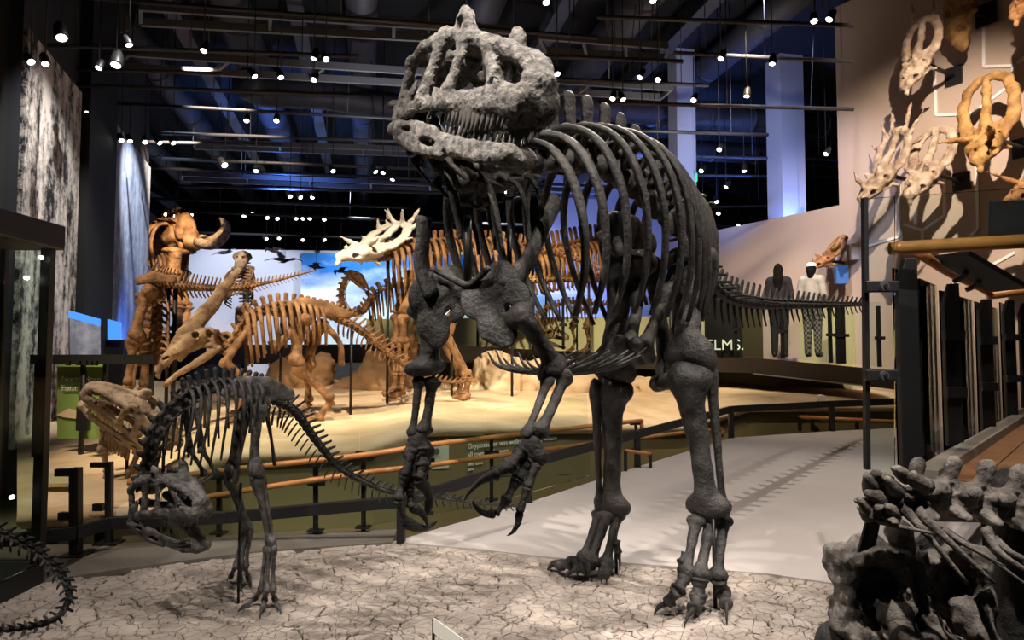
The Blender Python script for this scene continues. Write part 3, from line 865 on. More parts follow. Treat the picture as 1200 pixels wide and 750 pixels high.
# round vent on the right fascia
q = fas(962, 467, .25)
t = thing('wall_light', 'small round pale fitting on the dark fascia under the walkway', 'light', q)
v_, f_ = tube([q, q + Vector((0, -.05, 0))], [.06, .05], 16, 1); add('rim', mesh('rim', v_, f_, False), 'white_print', t)

# ------------------------------------------------------------------ barrier of the pit: black bar on posts
bar_z = [.19, .19, .19, .19, .19, .29, .34, .34, .36, .36, .36]
tops = [p + Vector((0, 0, z)) for p, z in zip(front_b, bar_z)]
t = thing('low_rail', 'low black rail on square posts edging the pit floor', 'railing', front_b[5])
for a, b in zip(tops, tops[1:]): MB().bar(a, b, .035, .085).done('rail', 'steel_black', t, bevel=.006)
for i in (5, 6, 7, 8, 9):
    p, q = front_b[i], tops[i]; MB().bar(p, q + Vector((0, 0, .04)), .06, .06).done('post', 'steel_black', t, bevel=.006)
def hook_post(px, yt, yb, w, label):
    g = GP(px, yb - 9, .01); top = P(px, yt, g.y)
    t = thing('stanchion', label, 'post', g)
    MB().bar(g, top, w, w).done('post', 'steel_black', t, bevel=.005)
    MB().bar(top + Vector((w / 2, 0, -w / 2)), top + Vector((-.13, 0, -w / 2)), w * .8, w * .8).done('arm', 'steel_black', t, bevel=.004)
    MB().bar(top + Vector((-.03, 0, -.32)), top + Vector((-.1, 0, -.32)), .04, .05).done('clamp', 'steel_black', t)
    MB().box(g + Vector((0, 0, .006)), (.16, .14, .012)).done('foot_plate', 'steel_black', t)
hook_post(89, 548, 660, .062, 'broad black stanchion with a hooked top beside the glass case')
hook_post(128, 541, 646, .045, 'slim black stanchion with a hooked top next to the broad one')
# second row: glass panes, thin posts with brackets, two round wooden handrails
row = [GP(*q) for q in ((225, 633), (281, 630), (370, 626), (427, 622))] + [RP(502, 607), RP(575, 588), RP(650, 563), RP(757, 536), RP(846, 514)]
hu = [.50, .51, .52, .55, .56, .58, .58, .56, .5]
t = thing('glass_barrier', 'glass barrier with two round orange wooden handrails behind the pit', 'railing', row[2])
UP_ = [P(150, 566, 5.0), P(280, 549, 5.08), P(420, 534, 5.15), P(505, 521, 5.45), P(580, 512, 5.9), P(694, 499, 6.9), P(752, 493, 7.5)]
LO_ = [P(150, 600, 5.0), P(280, 576, 5.08), P(420, 555, 5.15), P(505, 545, 5.45), P(575, 535, 5.9), P(694, 520, 6.85), P(800, 507, 8.1), P(846, 503, 8.75)]
tube_obj('handrail', UP_, [.021] * len(UP_), 'wood_rail', t, 12, 4); tube_obj('handrail', LO_, [.021] * len(LO_), 'wood_rail', t, 12, 4)
tube_obj('rail_end', [UP_[-1], UP_[-1] - Vector((0, 0, .1))], [.021, .021], 'wood_rail', t, 12, 2); tube_obj('rail_end', [LO_[-1], LO_[-1] - Vector((0, 0, .1))], [.021, .021], 'wood_rail', t, 12, 2)
for px, yt, yb in ((257, 560, 629), (370, 546, 626), (426, 533, 622), (500, 520, 606), (576, 512, 590), (745, 497, 530)):
    g = RP(px, yb - 3); top = P(px, yt, g.y)
    g.z -= .02
    MB().bar(g, top, .032, .032).done('post', 'steel_black', t)
    for dz in (0.0, -.14): MB().box(top + Vector((0, .02, dz + .005)), (.13, .03, .035)).done('bracket', 'steel_black', t)
    MB().box(g + Vector((0, 0, .03)), (.11, .09, .012)).done('foot_plate', 'steel_black', t)
gl = [(190, 4.95), (281, 5.05), (423, 5.2), (571, 5.75), (690, 6.65)]
for (pa, Ya), (pb, Yb) in zip(gl, gl[1:]):
    A, Bq = P(pa + 1, 500, Ya), P(pb - 1, 500, Yb)
    z0 = rz(A); A.z = .42 + z0; Bq.z = .42 + rz(Bq)
    MB().bar(A, Bq, .012, .78).done('glass_pane', 'glass', t)
t = thing('far_handrail', 'orange wooden handrail on black posts at the top of the ramp', 'railing', RP(950, 505))
A, Bq = P(937, 489, 9.25), P(1075, 496, 9.3)
tube_obj('handrail', [A, Bq], [.03, .03], 'wood_rail', t, 12, 1)
for px in (937, 952, 1004, 1060):
    k = (px - 937) / 138; q = A.lerp(Bq, k); MB().bar(Vector((q.x, q.y, rz(q) - .05)), q, .04, .04).done('post', 'steel_black', t)
t = thing('short_handrail', 'short orange handrail stub below the low black rail', 'railing', RP(752, 545))
A, Bq = P(733, 528, 6.9), P(762, 532, 7.0); tube_obj('handrail', [A, Bq], [.018, .018], 'wood_rail', t, 10, 1)
for q in (A, Bq): MB().bar(Vector((q.x, q.y, -.4)), q, .03, .03).done('post', 'steel_black', t)

# ------------------------------------------------------------------ far walkway: beam, deck, glass, low wall
BEAM = [(40, 405, 430, 15.5), (500, 403, 424, 13.2), (650, 411, 428, 12.4), (830, 419, 436, 11.8), (881, 419, 437, 11.6), (1013, 431, 452, 10.6), (1080, 437, 460, 10.2)]
bt = [P(a, b, d) for a, b, c, d in BEAM]; bb = [P(a, c, d) for a, b, c, d in BEAM]
V, F = [], []
for p, q in zip(bt, bb): V += [p, q, q + Vector((0, .35, 0)), p + Vector((0, .35, 0))]
for i in range(len(bt) - 1):
    for a in range(4): F.append((4 * i + a, 4 * i + (a + 1) % 4, 4 * i + 4 + (a + 1) % 4, 4 * i + 4 + a))
F += [(3, 2, 1, 0), tuple(4 * (len(bt) - 1) + k for k in range(4))]
o = add('walkway_beam', mesh('walkway_beam', V, F, False), 'beam_brown'); struct(o, 'dark brown edge beam of the raised walkway')
V = []
for p in bt: V += [p + Vector((0, .06, -.02)), p + Vector((.1, 3.6, -.02)), p + Vector((0, .06, -.12)), p + Vector((.1, 3.6, -.12))]
F = []
for i in range(len(bt) - 1): F += [(4 * i, 4 * i + 4, 4 * i + 5, 4 * i + 1), (4 * i + 2, 4 * i + 3, 4 * i + 7, 4 * i + 6), (4 * i, 4 * i + 2, 4 * i + 6, 4 * i + 4), (4 * i + 1, 4 * i + 5, 4 * i + 7, 4 * i + 3)]
o = add('floor_walkway', mesh('floor_walkway', V, F, False), 'wood_floor'); struct(o, 'brown deck of the raised walkway')
q = [P(883, 438, 11.55), P(1013, 452, 10.55)]
o = MB().bar(q[0], q[1], .03, .02).done('trim_2', 'truss'); struct(o, 'thin bright strip under the walkway beam')
def deckz(px):
    for a, b in zip(BEAM, BEAM[1:]):
        if a[0] <= px <= b[0]:
            k = (px - a[0]) / (b[0] - a[0]); Y = a[3] + (b[3] - a[3]) * k; return Y, P(px, a[1] + (b[1] - a[1]) * k, Y).z
    return 12, 1.3
t = thing('walkway_glass', 'glass balustrade with thin dark posts along the raised walkway', 'railing', P(917, 419, 11.5))
gx = [430, 520, 600, 660, 735, 790, 862, 917, 973, 1030]
for a, b in zip(gx, gx[1:]):
    Ya, za = deckz(a); Yb, zb = deckz(b)
    A, Bq = P(a + .6, 400, Ya + .12), P(b - .6, 400, Yb + .12); A.z = za + .54; Bq.z = zb + .54
    MB().bar(A, Bq, .012, 1.0).done('glass_pane', 'glass', t)
for px in gx[1:] + [985]:
    Y, z = deckz(px); q = P(px, 400, Y + .16); w = .14 if px == 985 else .05
    q.z = z + .03; MB().bar(q, q + Vector((0, 0, .95)), w, .05).done('post', 'steel_black', t)
    MB().box(q + Vector((0, -.03, .45)), (w + .1, .04, .05)).done('clamp', 'steel_black', t)
# low olive wall behind the walkway
pts = [P(430, 400, 16.6), P(650, 400, 15.8), P(835, 400, 15.2), P(900, 400, 14.6), P(1000, 400, 12.75)]
m = MB()
for a, b in zip(pts, pts[1:]):
    a = Vector((a.x, a.y, .9)); b = Vector((b.x, b.y, .9)); m.bar(a, b, .1, 2.6)
o = m.done('wall_olive', 'olive_pale'); struct(o, 'low pale olive wall behind the raised walkway')
# black sign with pale lettering beside the walkway
t = thing('wall_sign', 'black sign with pale capital letters behind the glass of the walkway', 'sign', P(850, 418, 12.4))
mat_plain('letter_glow', (.8, .75, .6), .5, emit=(1, .9, .7), estr=.55)
A, Bq = P(826, 400, 12.5), P(868, 400, 12.3)
A.z = Bq.z = 1.95; MB().bar(A, Bq, .06, 1.32).done('board', 'wall_black', t)
text('lettering', 'ELMS.', P(827, 410, 12.38), Bq - A, .27, 'letter_glow', t, extr=.004)
A, Bq = P(869, 400, 12.4), P(893, 400, 12.4); A.z = Bq.z = 1.8
o = MB().bar(A, Bq, .1, 1.1).done('dark_cabinet', 'olive_dark'); tag(o, 'dark narrow cabinet beside the black lettered sign', 'cabinet')

# ------------------------------------------------------------------ raised deck with glass on the right
CP1 = P(1060, 555, 3.3); Dz = CP1.z
posts = [(1061, 300, 3.3), (1113, 331, 4.28), (1153, 350, 5.2), (1181, 352, 6.2), (1199, 356, 7.3)]
base = [Vector((P(a, b, d).x, d, Dz)) for a, b, d in posts]
deck = [base[0] + Vector((.05, -.02, 0)), Vector((4.6, 3.0, Dz)), Vector((8.0, 7.6, Dz)), base[4] + Vector((.4, .4, 0))]
t = [(p.x, p.y) for p in deck]
o = tri_slab(deck, lambda p: Dz - .06, Dz - .22, 'floor_deck', 'beam_brown'); struct(o, 'raised deck behind the glass on the right')
# floor boards run along the deck
bd = (base[3] - base[0]).normalized(); bn = Vector((bd.y, -bd.x, 0))
for i in range(22):
    off = .10 + i * .145
    k0 = 0.0 + off * .35
    a = base[0] + bn * (off + .07) + bd * (.05 + off * .9); b = base[0] + bn * (off + .07) + bd * 6.6
    MB().bar(a - Vector((0, 0, .045)), b - Vector((0, 0, .045)), .138, .03).done('floor_board', 'wood_floor', o)
o = MB().bar(base[0] + bn * .06 - Vector((0, 0, .02)), base[4] + bn * .06 - Vector((0, 0, .02)), .1, .09).done('trim_3', 'ledge'); struct(o, 'pale kerb at the foot of the glass on the deck')
o = tri_slab([deck[0] + Vector((.5, .35, 0)), deck[1] + Vector((.3, .3, 0)), deck[2], deck[3] + Vector((.4, -.2, 0))], lambda p: Dz - .23, -.4, 'wall_deck', 'olive_dark'); struct(o, 'dark base under the raised deck')
t = thing('deck_railing', 'tall glass railing with black posts and a round wooden handrail on the raised deck', 'railing', base[0])
RT = [P(a, b - 4, d) for a, b, d in posts]
for i, (bs, tp) in enumerate(zip(base, RT)):
    w = .075
    s = Sculpt(.01)
    tz = tp.z - .03
    m = MB(); d0 = bd
    prof = [(-.048, 0), (.044, 0), (.044, tz - bs.z), (-.01, tz - bs.z), (-.048, tz - bs.z - .12)]
    V = [bs + Vector((1, -.1, 0)).normalized() * u + Vector((0, 0, v)) + Vector((0, 1, 0)) * s_ for s_ in (-.02, .02) for u, v in prof]
    n = len(prof)
    m.put(V, [tuple(range(n))[::-1], tuple(range(n, 2 * n))] + [(k, (k + 1) % n, n + (k + 1) % n, n + k) for k in range(n)])
    m.done('post', 'steel_black', t, bevel=.004)
    if i:
        for zz in (.33, .68):
            MB().bar(bs + Vector((-.08, -.05, zz * (tz - bs.z))), bs + Vector((.04, -.05, zz * (tz - bs.z))), .05, .06).done('clamp', 'clamp', t)
rail = [P(1078, 297, 3.36)] + [q + Vector((0, 0, 0)) for q in (P(1113, 320, 4.28), P(1150, 338, 5.2), P(1162, 346, 5.6))]
tube_obj('handrail', rail, [.026] * 4, 'wood_rail', t, 14, 3)
tube_obj('handrail', [P(1160, 347, 5.55), P(1250, 335, 6.0)], [.03, .03], 'wood_rail', t, 14, 1)
A, Bq = P(1052, 291, 3.18), P(1230, 281, 3.05)
tube_obj('handrail', [A, A + (Bq - A) * .01, Bq], [.026, .032, .032], 'wood_rail', t, 18, 2)
# panes: front pane at the corner, side panes between the posts
fa, fb, fc, fd = P(1013, 233, 3.16), P(1215, 219, 3.0), P(1215, 575, 3.0), P(1016, 549, 3.16)
# the corner pane stands out past the posts
plate('glass_pane', [fa, P(1049, 230, 3.13), P(1049, 556, 3.13), fd], .012, 'glass', t)
plate('glass_pane', [P(1052, 230, 3.13), fb, P(1215, 286, 3.0), P(1052, 296, 3.13)], .012, 'glass', t)
MB().bar(P(1013, 232, 3.165), P(1016, 550, 3.165), .02, .03, up=(0, 1, 0)).done('edge_strip', 'steel_black', t)
for a, b, h0, h1 in ((base[0], base[1], RT[0].z, RT[1].z), (base[1], base[2], RT[1].z, RT[2].z), (base[2], base[3], RT[2].z, RT[3].z), (base[3], base[4], RT[3].z, RT[4].z)):
    a2 = a.lerp(b, .06) - bn * .07; b2 = a.lerp(b, .52) - bn * .07; c2 = a.lerp(b, .55) - bn * .07; d2 = a.lerp(b, .97) - bn * .07
    for u, v in ((a2, b2), (c2, d2)):
        zz = (Dz + min(h0, h1) - .08) / 2; u = Vector((u.x, u.y, zz)); v = Vector((v.x, v.y, zz))
        MB().bar(u, v, .012, min(h0, h1) - .1 - Dz + .1).done('glass_pane', 'glass', t)
    e = a.lerp(b, .535) - bn * .07; MB().bar(Vector((e.x, e.y, Dz)), Vector((e.x, e.y, min(h0, h1) - .1)), .012, .012).done('edge_strip', 'steel_black', t)
for py in (336, 440):
    q = P(1033, py, 3.12); q2 = P(1056, py, 3.2)
    MB().bar(P(1014, py, 3.13), P(1052, py, 3.13), .03, .052).done('clamp', 'clamp', t, bevel=.006)
    v_, f_ = tube([q + Vector((0, -.018, 0)), q + Vector((0, -.034, 0))], [.021, .019], 18, 1)
    bo = add('bolt', mesh('bolt', v_, f_, False), 'pipe', t)
    v_, f_ = tube([q + Vector((0, -.030, 0)), q + Vector((0, -.042, 0))], [.010, .009], 14, 1); add('bolt_head', mesh('bolt_head', v_, f_, False), 'steel_black', bo)
# reading panel on the rail and black board at the end of the deck
t = thing('reading_panel', 'tilted thin black reading panel clamped to the wooden handrail', 'panel', P(1135, 330, 4.6))
A, Bq = P(1114, 299, 3.72), P(1182, 338, 3.82)
MB().bar(A, Bq, .22, .03).done('panel', 'steel_black', t, bevel=.004)
for px, py, q in ((1133, 318, rail[1]), (1148, 328, rail[2])):
    c = P(px, py, 3.78); tube_obj('bracket', [c, c + Vector((-.005, .03, -.03)), c + Vector((-.03, .07, -.05))], [.014, .014, .014], 'steel_black', t, 8, 3)
t = thing('black_board', 'black board standing above the wooden handrail at the end of the deck', 'panel', P(1180, 277, 3.2))
A, Bq = P(1159, 257, 3.2), P(1240, 254, 3.1); MB().bar(A, Bq, .03, .17).done('board', 'steel_black', t, bevel=.004)
for k in (.15, .85):
    q = A.lerp(Bq, k); MB().bar(q + Vector((0, 0, -.08)), q + Vector((0, -.03, -.125)), .02, .02).done('bracket', 'steel_black', t)

# ------------------------------------------------------------------ glass case on the left
t = thing('glass_case', 'tall glass display case with a black frame and a thick black top', 'display case', GP(30, 690))
g0 = P(57, 500, 4.1); X1 = g0.x; Y1 = 4.12; Y0 = 3.2; X0 = X1 - 1.0; zt = P(57, 282, 4.1).z
MB().box(((X0 + X1) / 2, (Y0 + Y1) / 2, zt + .02), (1.08, .96, .15)).done('top', 'steel_black', t, bevel=.01)
MB().box(((X0 + X1) / 2, (Y0 + Y1) / 2, .06), (1.0, .9, .12)).done('base', 'steel_black', t, bevel=.01)
for x, y, w in ((X1 - .03, Y1 - .03, .055), (X1 - .3, Y1 - .02, .03), (X1 - .02, Y0 + .02, .03), (X0 + .03, Y1 - .03, .05)):
    MB().bar((x, y, .1), (x, y, zt - .04), w, w).done('frame_post', 'steel_black', t)
for a, b in (((X0, Y1, 0), (X1 - .33, Y1, 0)), ((X1 - .27, Y1, 0), (X1 - .06, Y1, 0)), ((X1, Y0 + .05, 0), (X1, Y1 - .06, 0))):
    a = Vector(a); b = Vector(b); a.z = b.z = (.12 + zt - .05) / 2; MB().bar(a, b, .01, zt - .18).done('glass_pane', 'glass', t)
for z_, sx in ((.52, -.34), (1.92, -.22), (1.8, -.3)):
    q = Vector((X1 + sx + .2, Y1 - .1, z_))
    v_, f_ = tube([q, q + Vector((0, -.02, 0))], [.012, .01], 10, 1); add('case_lamp', mesh('case_lamp', v_, f_, False), 'lamp_glow', t)
# black shelf frame, green panel and bench behind the barrier
t = thing('panel_frame', 'black frame with a flat top bar holding the green panel', 'frame', P(110, 560, 7.3))
A, Bq = P(38, 421, 7.3), P(182, 421, 7.3); MB().bar(A, Bq, .08, .1).done('top_bar', 'steel_black', t)
for px in (44, 98, 124, 178):
    q = P(px, 424, 7.35); MB().bar(Vector((q.x, q.y, -.4)), q, .04, .04).done('post', 'steel_black', t)
for px in (80, 92, 100, 106, 112): q = P(px, 425.5, 7.25); MB().box(q, (.04, .03, .05)).done('clip', 'steel_black', t)
t = thing('formation_panel', 'tall green panel with white lettering in a black frame', 'sign', P(94, 512, 7.45))
plate('panel', [P(67, 424, 7.42), P(122, 424, 7.42), P(122, 514, 7.42), P(67, 514, 7.42)], .03, 'green_panel', t)
text('lettering', 'North Horn\nFormation', P(72, 447, 7.40), (1, 0, 0), .085, 'white_print', t)
text('lettering', 'fossils of the north', P(72, 458, 7.40), (1, 0, 0), .035, 'olive_pale', t)
rk = [P(66, 486, 7.40), P(80, 479, 7.40), P(92, 481, 7.40), P(92, 491, 7.40), P(74, 489, 7.40)]
plate('printed_rock', rk, .01, 'sand', t)
q = P(98, 490, 7.1)
t = thing('hanging_post', 'black handheld-phone shaped box on the thin frame post', 'box', P(98, 505, 7.1)); MB().box(q, (.13, .06, .26)).done('box', 'steel_black', t, bevel=.01); MB().bar(P(98, 476, 7.12), P(98, 440, 7.28), .02, .02).done('rod', 'steel_black', t)
t = thing('lit_bench', 'small bench with a bright cream top beside the glass case', 'bench', P(62, 600, 5.6))
A = [P(42, 555, 5.9), P(84, 553, 5.9), P(84, 566, 5.5), P(42, 567, 5.5)]
plate('top', A, .03, 'olive_pale', t)
for p in A: MB().bar(Vector((p.x, p.y, -.4)), p + Vector((0, 0, -.005)), .03, .03).done('leg', 'steel_black', t)
# small label stand on the mud
t = thing('label_stand', 'small white-edged label plate standing on the cracked mud', 'sign', GP(527, 748))
a, b = P(508, 724, 3.05), P(543, 750, 2.95)
plate('plate', [a, b, b - Vector((0, .01, .06)), a - Vector((0, .01, .06))], .006, 'white_print', t)
for p in (a, b): q = p + Vector((0, .006, -.01)); MB().bar(Vector((q.x, q.y, 0)), q, .012, .012).done('leg', 'steel_black', t)

# ------------------------------------------------------------------ bone shapes (unit size, shared by the skeletons)
def unit(name, sc, h=0.22, noise=0.12):
    return nmesh(name, sc.build(h, noise=noise, nfreq=0.9), (0.1, 1, 1))
def long_bone():
    s = Sculpt(1.0)
    s.cap([(0.5, 0, 0), (2.4, 0, 0), (5, 0, .15), (7.6, 0, 0), (9.5, 0, 0)], [1.35, 0.95, 0.85, 0.9, 1.3])
    for y in (-1, 1): s.ell((0.35, .8 * y, 0), (.7, .95, 1.0)); s.ell((9.6, .85 * y, -.1), (.7, .9, 1.05))
    return unit('long_bone', s)
def femur_bone():
    s = Sculpt(1.0)
    s.cap([(0.8, -.2, 0), (2.6, 0, .25), (5, 0, .4), (7.6, 0, .2), (9.2, 0, 0)], [1.45, 1.1, 0.95, 1.05, 1.4])
    s.cap([(0.7, 0, 0), (0.35, 1.7, 0)], [1.1, 1.15]); s.ell((0.7, -.9, 0), (1.0, .9, 1.3))
    s.cap([(2.2, -.3, 1.0), (3.2, -.2, 1.1)], [.5, .3])
    for y in (-1, 1): s.cap([(9.1, 1.0 * y, 0), (9.6, 1.05 * y, -.75)], [1.0, .95])
    return unit('femur_bone', s)
def tibia_bone():
    s = Sculpt(.9)
    s.cap([(0.5, 0, 0), (2.2, 0, .2), (5, 0, 0), (8, 0, 0), (9.5, 0, 0)], [1.6, 1.05, .85, .9, 1.1])
    s.cap([(0.3, 0, 1.0), (1.8, 0, 1.1)], [1.0, .4])
    for y in (-1, 1): s.ell((0.35, .9 * y, -.2), (.7, .9, 1.1)); s.ell((9.55, 1.1 * y, 0), (.65, .9, .8))
    return unit('tibia_bone', s)
def thin_bone():
    s = Sculpt(.8)
    s.cap([(0.3, 0, 0), (1.6, 0, 0), (5, 0, .1), (8.4, 0, 0), (9.7, 0, 0)], [1.5, 1.0, .8, .75, 1.25], (0, 1, 0), 1.25)
    return unit('thin_bone', s)
def phalanx_bone():
    s = Sculpt(.8)
    s.cap([(0.8, 0, 0), (5, 0, .05), (9.2, 0, 0)], [1.25, .85, 1.05])
    for y in (-1, 1): s.ell((9.2, .6 * y, -.1), (1.3, .55, 1.0)); s.ell((.6, .5 * y, .1), (1.0, .7, 1.05))
    V, F = s.build(.26, noise=.08, nfreq=1.0)
    return nmesh('phalanx_bone', (V, F), (0.1, 1, 1))
def claw_bone():
    v, f = tube([(0, 0, 0), (.12, 0, .02), (.4, 0, .07), (.7, 0, 0), (.9, 0, -.13), (1, 0, -.26)],
                [(.11, .17), (.13, .2), (.085, .15), (.06, .10), (.035, .055), (.006, .008)], 10, 4, flat=(0, 0, 1))
    return mesh('claw_bone', v, f)
def tooth_shape():
    v, f = tube([(0, 0, .25), (.02, 0, 0), (.02, 0, -.45), (-.06, 0, -.8), (-.17, 0, -1.0)],
                [(.13, .2), (.14, .22), (.11, .18), (.06, .09), (.01, .012)], 7, 3, flat=(1, 0, 0))
    return mesh('tooth_shape', v, f)
def dorsal_vertebra():
    s = Sculpt(.16)
    s.cap([(-.42, 0, 0), (0, 0, 0), (.42, 0, 0)], [.46, .31, .46])
    s.cap([(0, 0, .35), (0, 0, .85)], [.3, .26])
    s.cap([(0, 0, .9), (-.06, 0, 1.7), (-.1, 0, 2.35)], [.36, .33, .38], (0, 1, 0), 2.6)
    s.cap([(-.1, 0, 2.1), (-.1, 0, 2.45)], [.24, .27], (0, 1, 0), 1.5)
    for y in (-1, 1):
        s.cap([(0, .1 * y, .85), (-.08, .8 * y, 1.0), (-.14, 1.3 * y, 1.1)], [.27, .2, .22], (0, 0, 1), 1.7)
        s.cap([(.2, .2 * y, .8), (.62, .22 * y, .9)], [.15, .11])
        s.cap([(-.2, .2 * y, .85), (-.6, .18 * y, .85)], [.14, .1])
    return nmesh('dorsal_vertebra', s.build(.055, noise=.03, nfreq=5))
def cervical_vertebra():
    s = Sculpt(.16)
    s.cap([(-.45, 0, 0), (0, 0, .04), (.45, 0, 0)], [.42, .3, .42])
    s.cap([(0, 0, .3), (-.1, 0, .75)], [.3, .2])
    s.cap([(-.05, 0, .75), (-.2, 0, 1.25)], [.26, .2], (0, 1, 0), 1.8)
    for y in (-1, 1):
        s.cap([(.1, .2 * y, .5), (.6, .42 * y, .6)], [.2, .16]); s.cap([(-.1, .2 * y, .55), (-.6, .45 * y, .65)], [.2, .15])
        s.cap([(.2, .3 * y, -.05), (.15, .6 * y, -.3)], [.16, .13])
        s.cap([(.25, .58 * y, -.35), (-.3, .62 * y, -.45), (-1.0, .6 * y, -.5)], [.12, .09, .04])
    return nmesh('cervical_vertebra', s.build(.055, noise=.03, nfreq=5))
def caudal_vertebra():
    s = Sculpt(.14)
    s.cap([(-.44, 0, 0), (0, 0, 0), (.44, 0, 0)], [.4, .27, .4])
    s.cap([(0, 0, .3), (-.1, 0, .65)], [.24, .18])
    s.cap([(-.1, 0, .6), (-.35, 0, 1.15), (-.55, 0, 1.6)], [.24, .2, .18], (0, 1, 0), 2.4)
    for y in (-1, 1):
        s.cap([(0, .2 * y, .1), (-.2, .95 * y, .15)], [.2, .13], (0, 0, 1), 2.0)
        s.cap([(.2, .12 * y, .5), (.65, .14 * y, .6)], [.12, .08])
    return nmesh('caudal_vertebra', s.build(.055, noise=.03, nfreq=5))
def chevron_shape():
    v, f = tube([(0, 0, -.35), (-.1, 0, -.8), (-.32, 0, -1.3), (-.6, 0, -1.75)], [(.10, .12), (.07, .13), (.06, .16), (.04, .1)], 7, 3, flat=(1, 0, 0))
    return mesh('chevron_shape', v, f)
U = dict(long=long_bone(), femur=femur_bone(), tibia=tibia_bone(), thin=thin_bone(), phalanx=phalanx_bone(), claw=claw_bone(),
         tooth=tooth_shape(), dorsal=dorsal_vertebra(), cervical=cervical_vertebra(), caudal=caudal_vertebra(), chevron=chevron_shape())

def bone(root, name, kind, p0, p1, th, mat, ref=(0, 0, 1), th2=None):
    return add(name, U[kind], mat, root, ends(p0, p1, th, ref, th2))
def resample(pts, n, ease=None):
    ps, _ = catmull(pts, [0] * len(pts), 12)
    L = [0.0]
    for a, b in zip(ps, ps[1:]): L.append(L[-1] + (b - a).length)
    out = []
    for i in range(n):
        t = i / (n - 1)
        if ease: t = ease(t)
        s = t * L[-1]
        j = 0
        while j < len(L) - 2 and L[j + 1] < s: j += 1
        k = (s - L[j]) / max(1e-9, L[j + 1] - L[j])
        out.append((ps[j].lerp(ps[j + 1], k), (ps[j + 1] - ps[j]).normalized()))
    return out
def spine(root, pts, n, kind, size, mat, up=(0, 0, 1), ease=None, chev=False, name='vertebra', tall=None, chmax=1.0, chscale=1.0):
    """vertebrae from front to back; size(t) the height scale; returns frames (position, forward, up, size)"""
    rs = resample(pts, n, ease)
    fr = []
    for i, (p, tg) in enumerate(rs):
        t = i / (n - 1)
        a = rs[max(i - 1, 0)][0]; b = rs[min(i + 1, n - 1)][0]
        ln = (b - a).length / (min(i + 1, n - 1) - max(i - 1, 0))
        sz = size(t)
        u = up(t) if callable(up) else up
        M = frame(p, -tg, u, (ln * 1.02, sz, sz * (tall(t) if tall else 1.0)))
        v = add(name, U[kind], mat, root, M)
        if chev and t < chmax and i > 0:
            add('chevron', U['chevron'], mat, v, frame(p, -tg, u, (max(ln, sz) * .8, sz, sz * chscale)))
        fr.append((p, -tg, Vector(M.col[2][:3]).normalized(), sz))
    return fr
def rib(root, fr, side, Wd, Ht, r, mat, back=0.18, y0=1.2, z0=1.0, name='rib', tip=0.55, curve=1.0):
    p, x, z, s = fr
    up = Vector((0, 0, 1)); x = Vector((x.x, x.y, x.z * 0.3)).normalized(); y = up.cross(x).normalized() * side
    a = p + y * (s * y0 * .8) + z * (s * z0)
    b = lambda u, v, w: a + y * (u * Wd) - up * (v * Ht) - x * (w * back * Ht)
    pts = [p + y * (s * .3) + z * (s * .2), a, b(.55 * curve, .06, .03), b(.88 * curve, .22, .15), b(1.0 * curve, .46, .42), b(.88 * curve, .75, .78), b(tip, 1.0, 1.0)]
    rad = [(r * .7, r * .7), (r * 1.1, r * 1.4), (r * .85, r * 1.5), (r * .8, r * 1.45), (r * .75, r * 1.3), (r * .7, r * 1.15), (r * .5, r * .9)]
    return tube_obj(name, pts, rad, mat, root, 8, 4, flat=x)
def toe(root, pts, r, mat, claw=True, ref=(0, 0, 1), cl=2.6, name='toe'):
    """a digit: first phalanx is the part, further phalanges and the claw its sub-parts"""
    pts = [Vector(p) for p in pts]
    first = None
    n = len(pts) - 1
    for i in range(n):
        rr = r * (1 - .16 * i)
        if i == n - 1 and claw:
            add('claw', U['claw'], mat, first or root, ends(pts[i], pts[i + 1], (pts[i + 1] - pts[i]).length * .85, ref))
            break
        o = add(name if first is None else 'phalanx', U['phalanx'], mat, first or root, ends(pts[i], pts[i + 1], rr, ref))
        if first is None: first = o
    return first

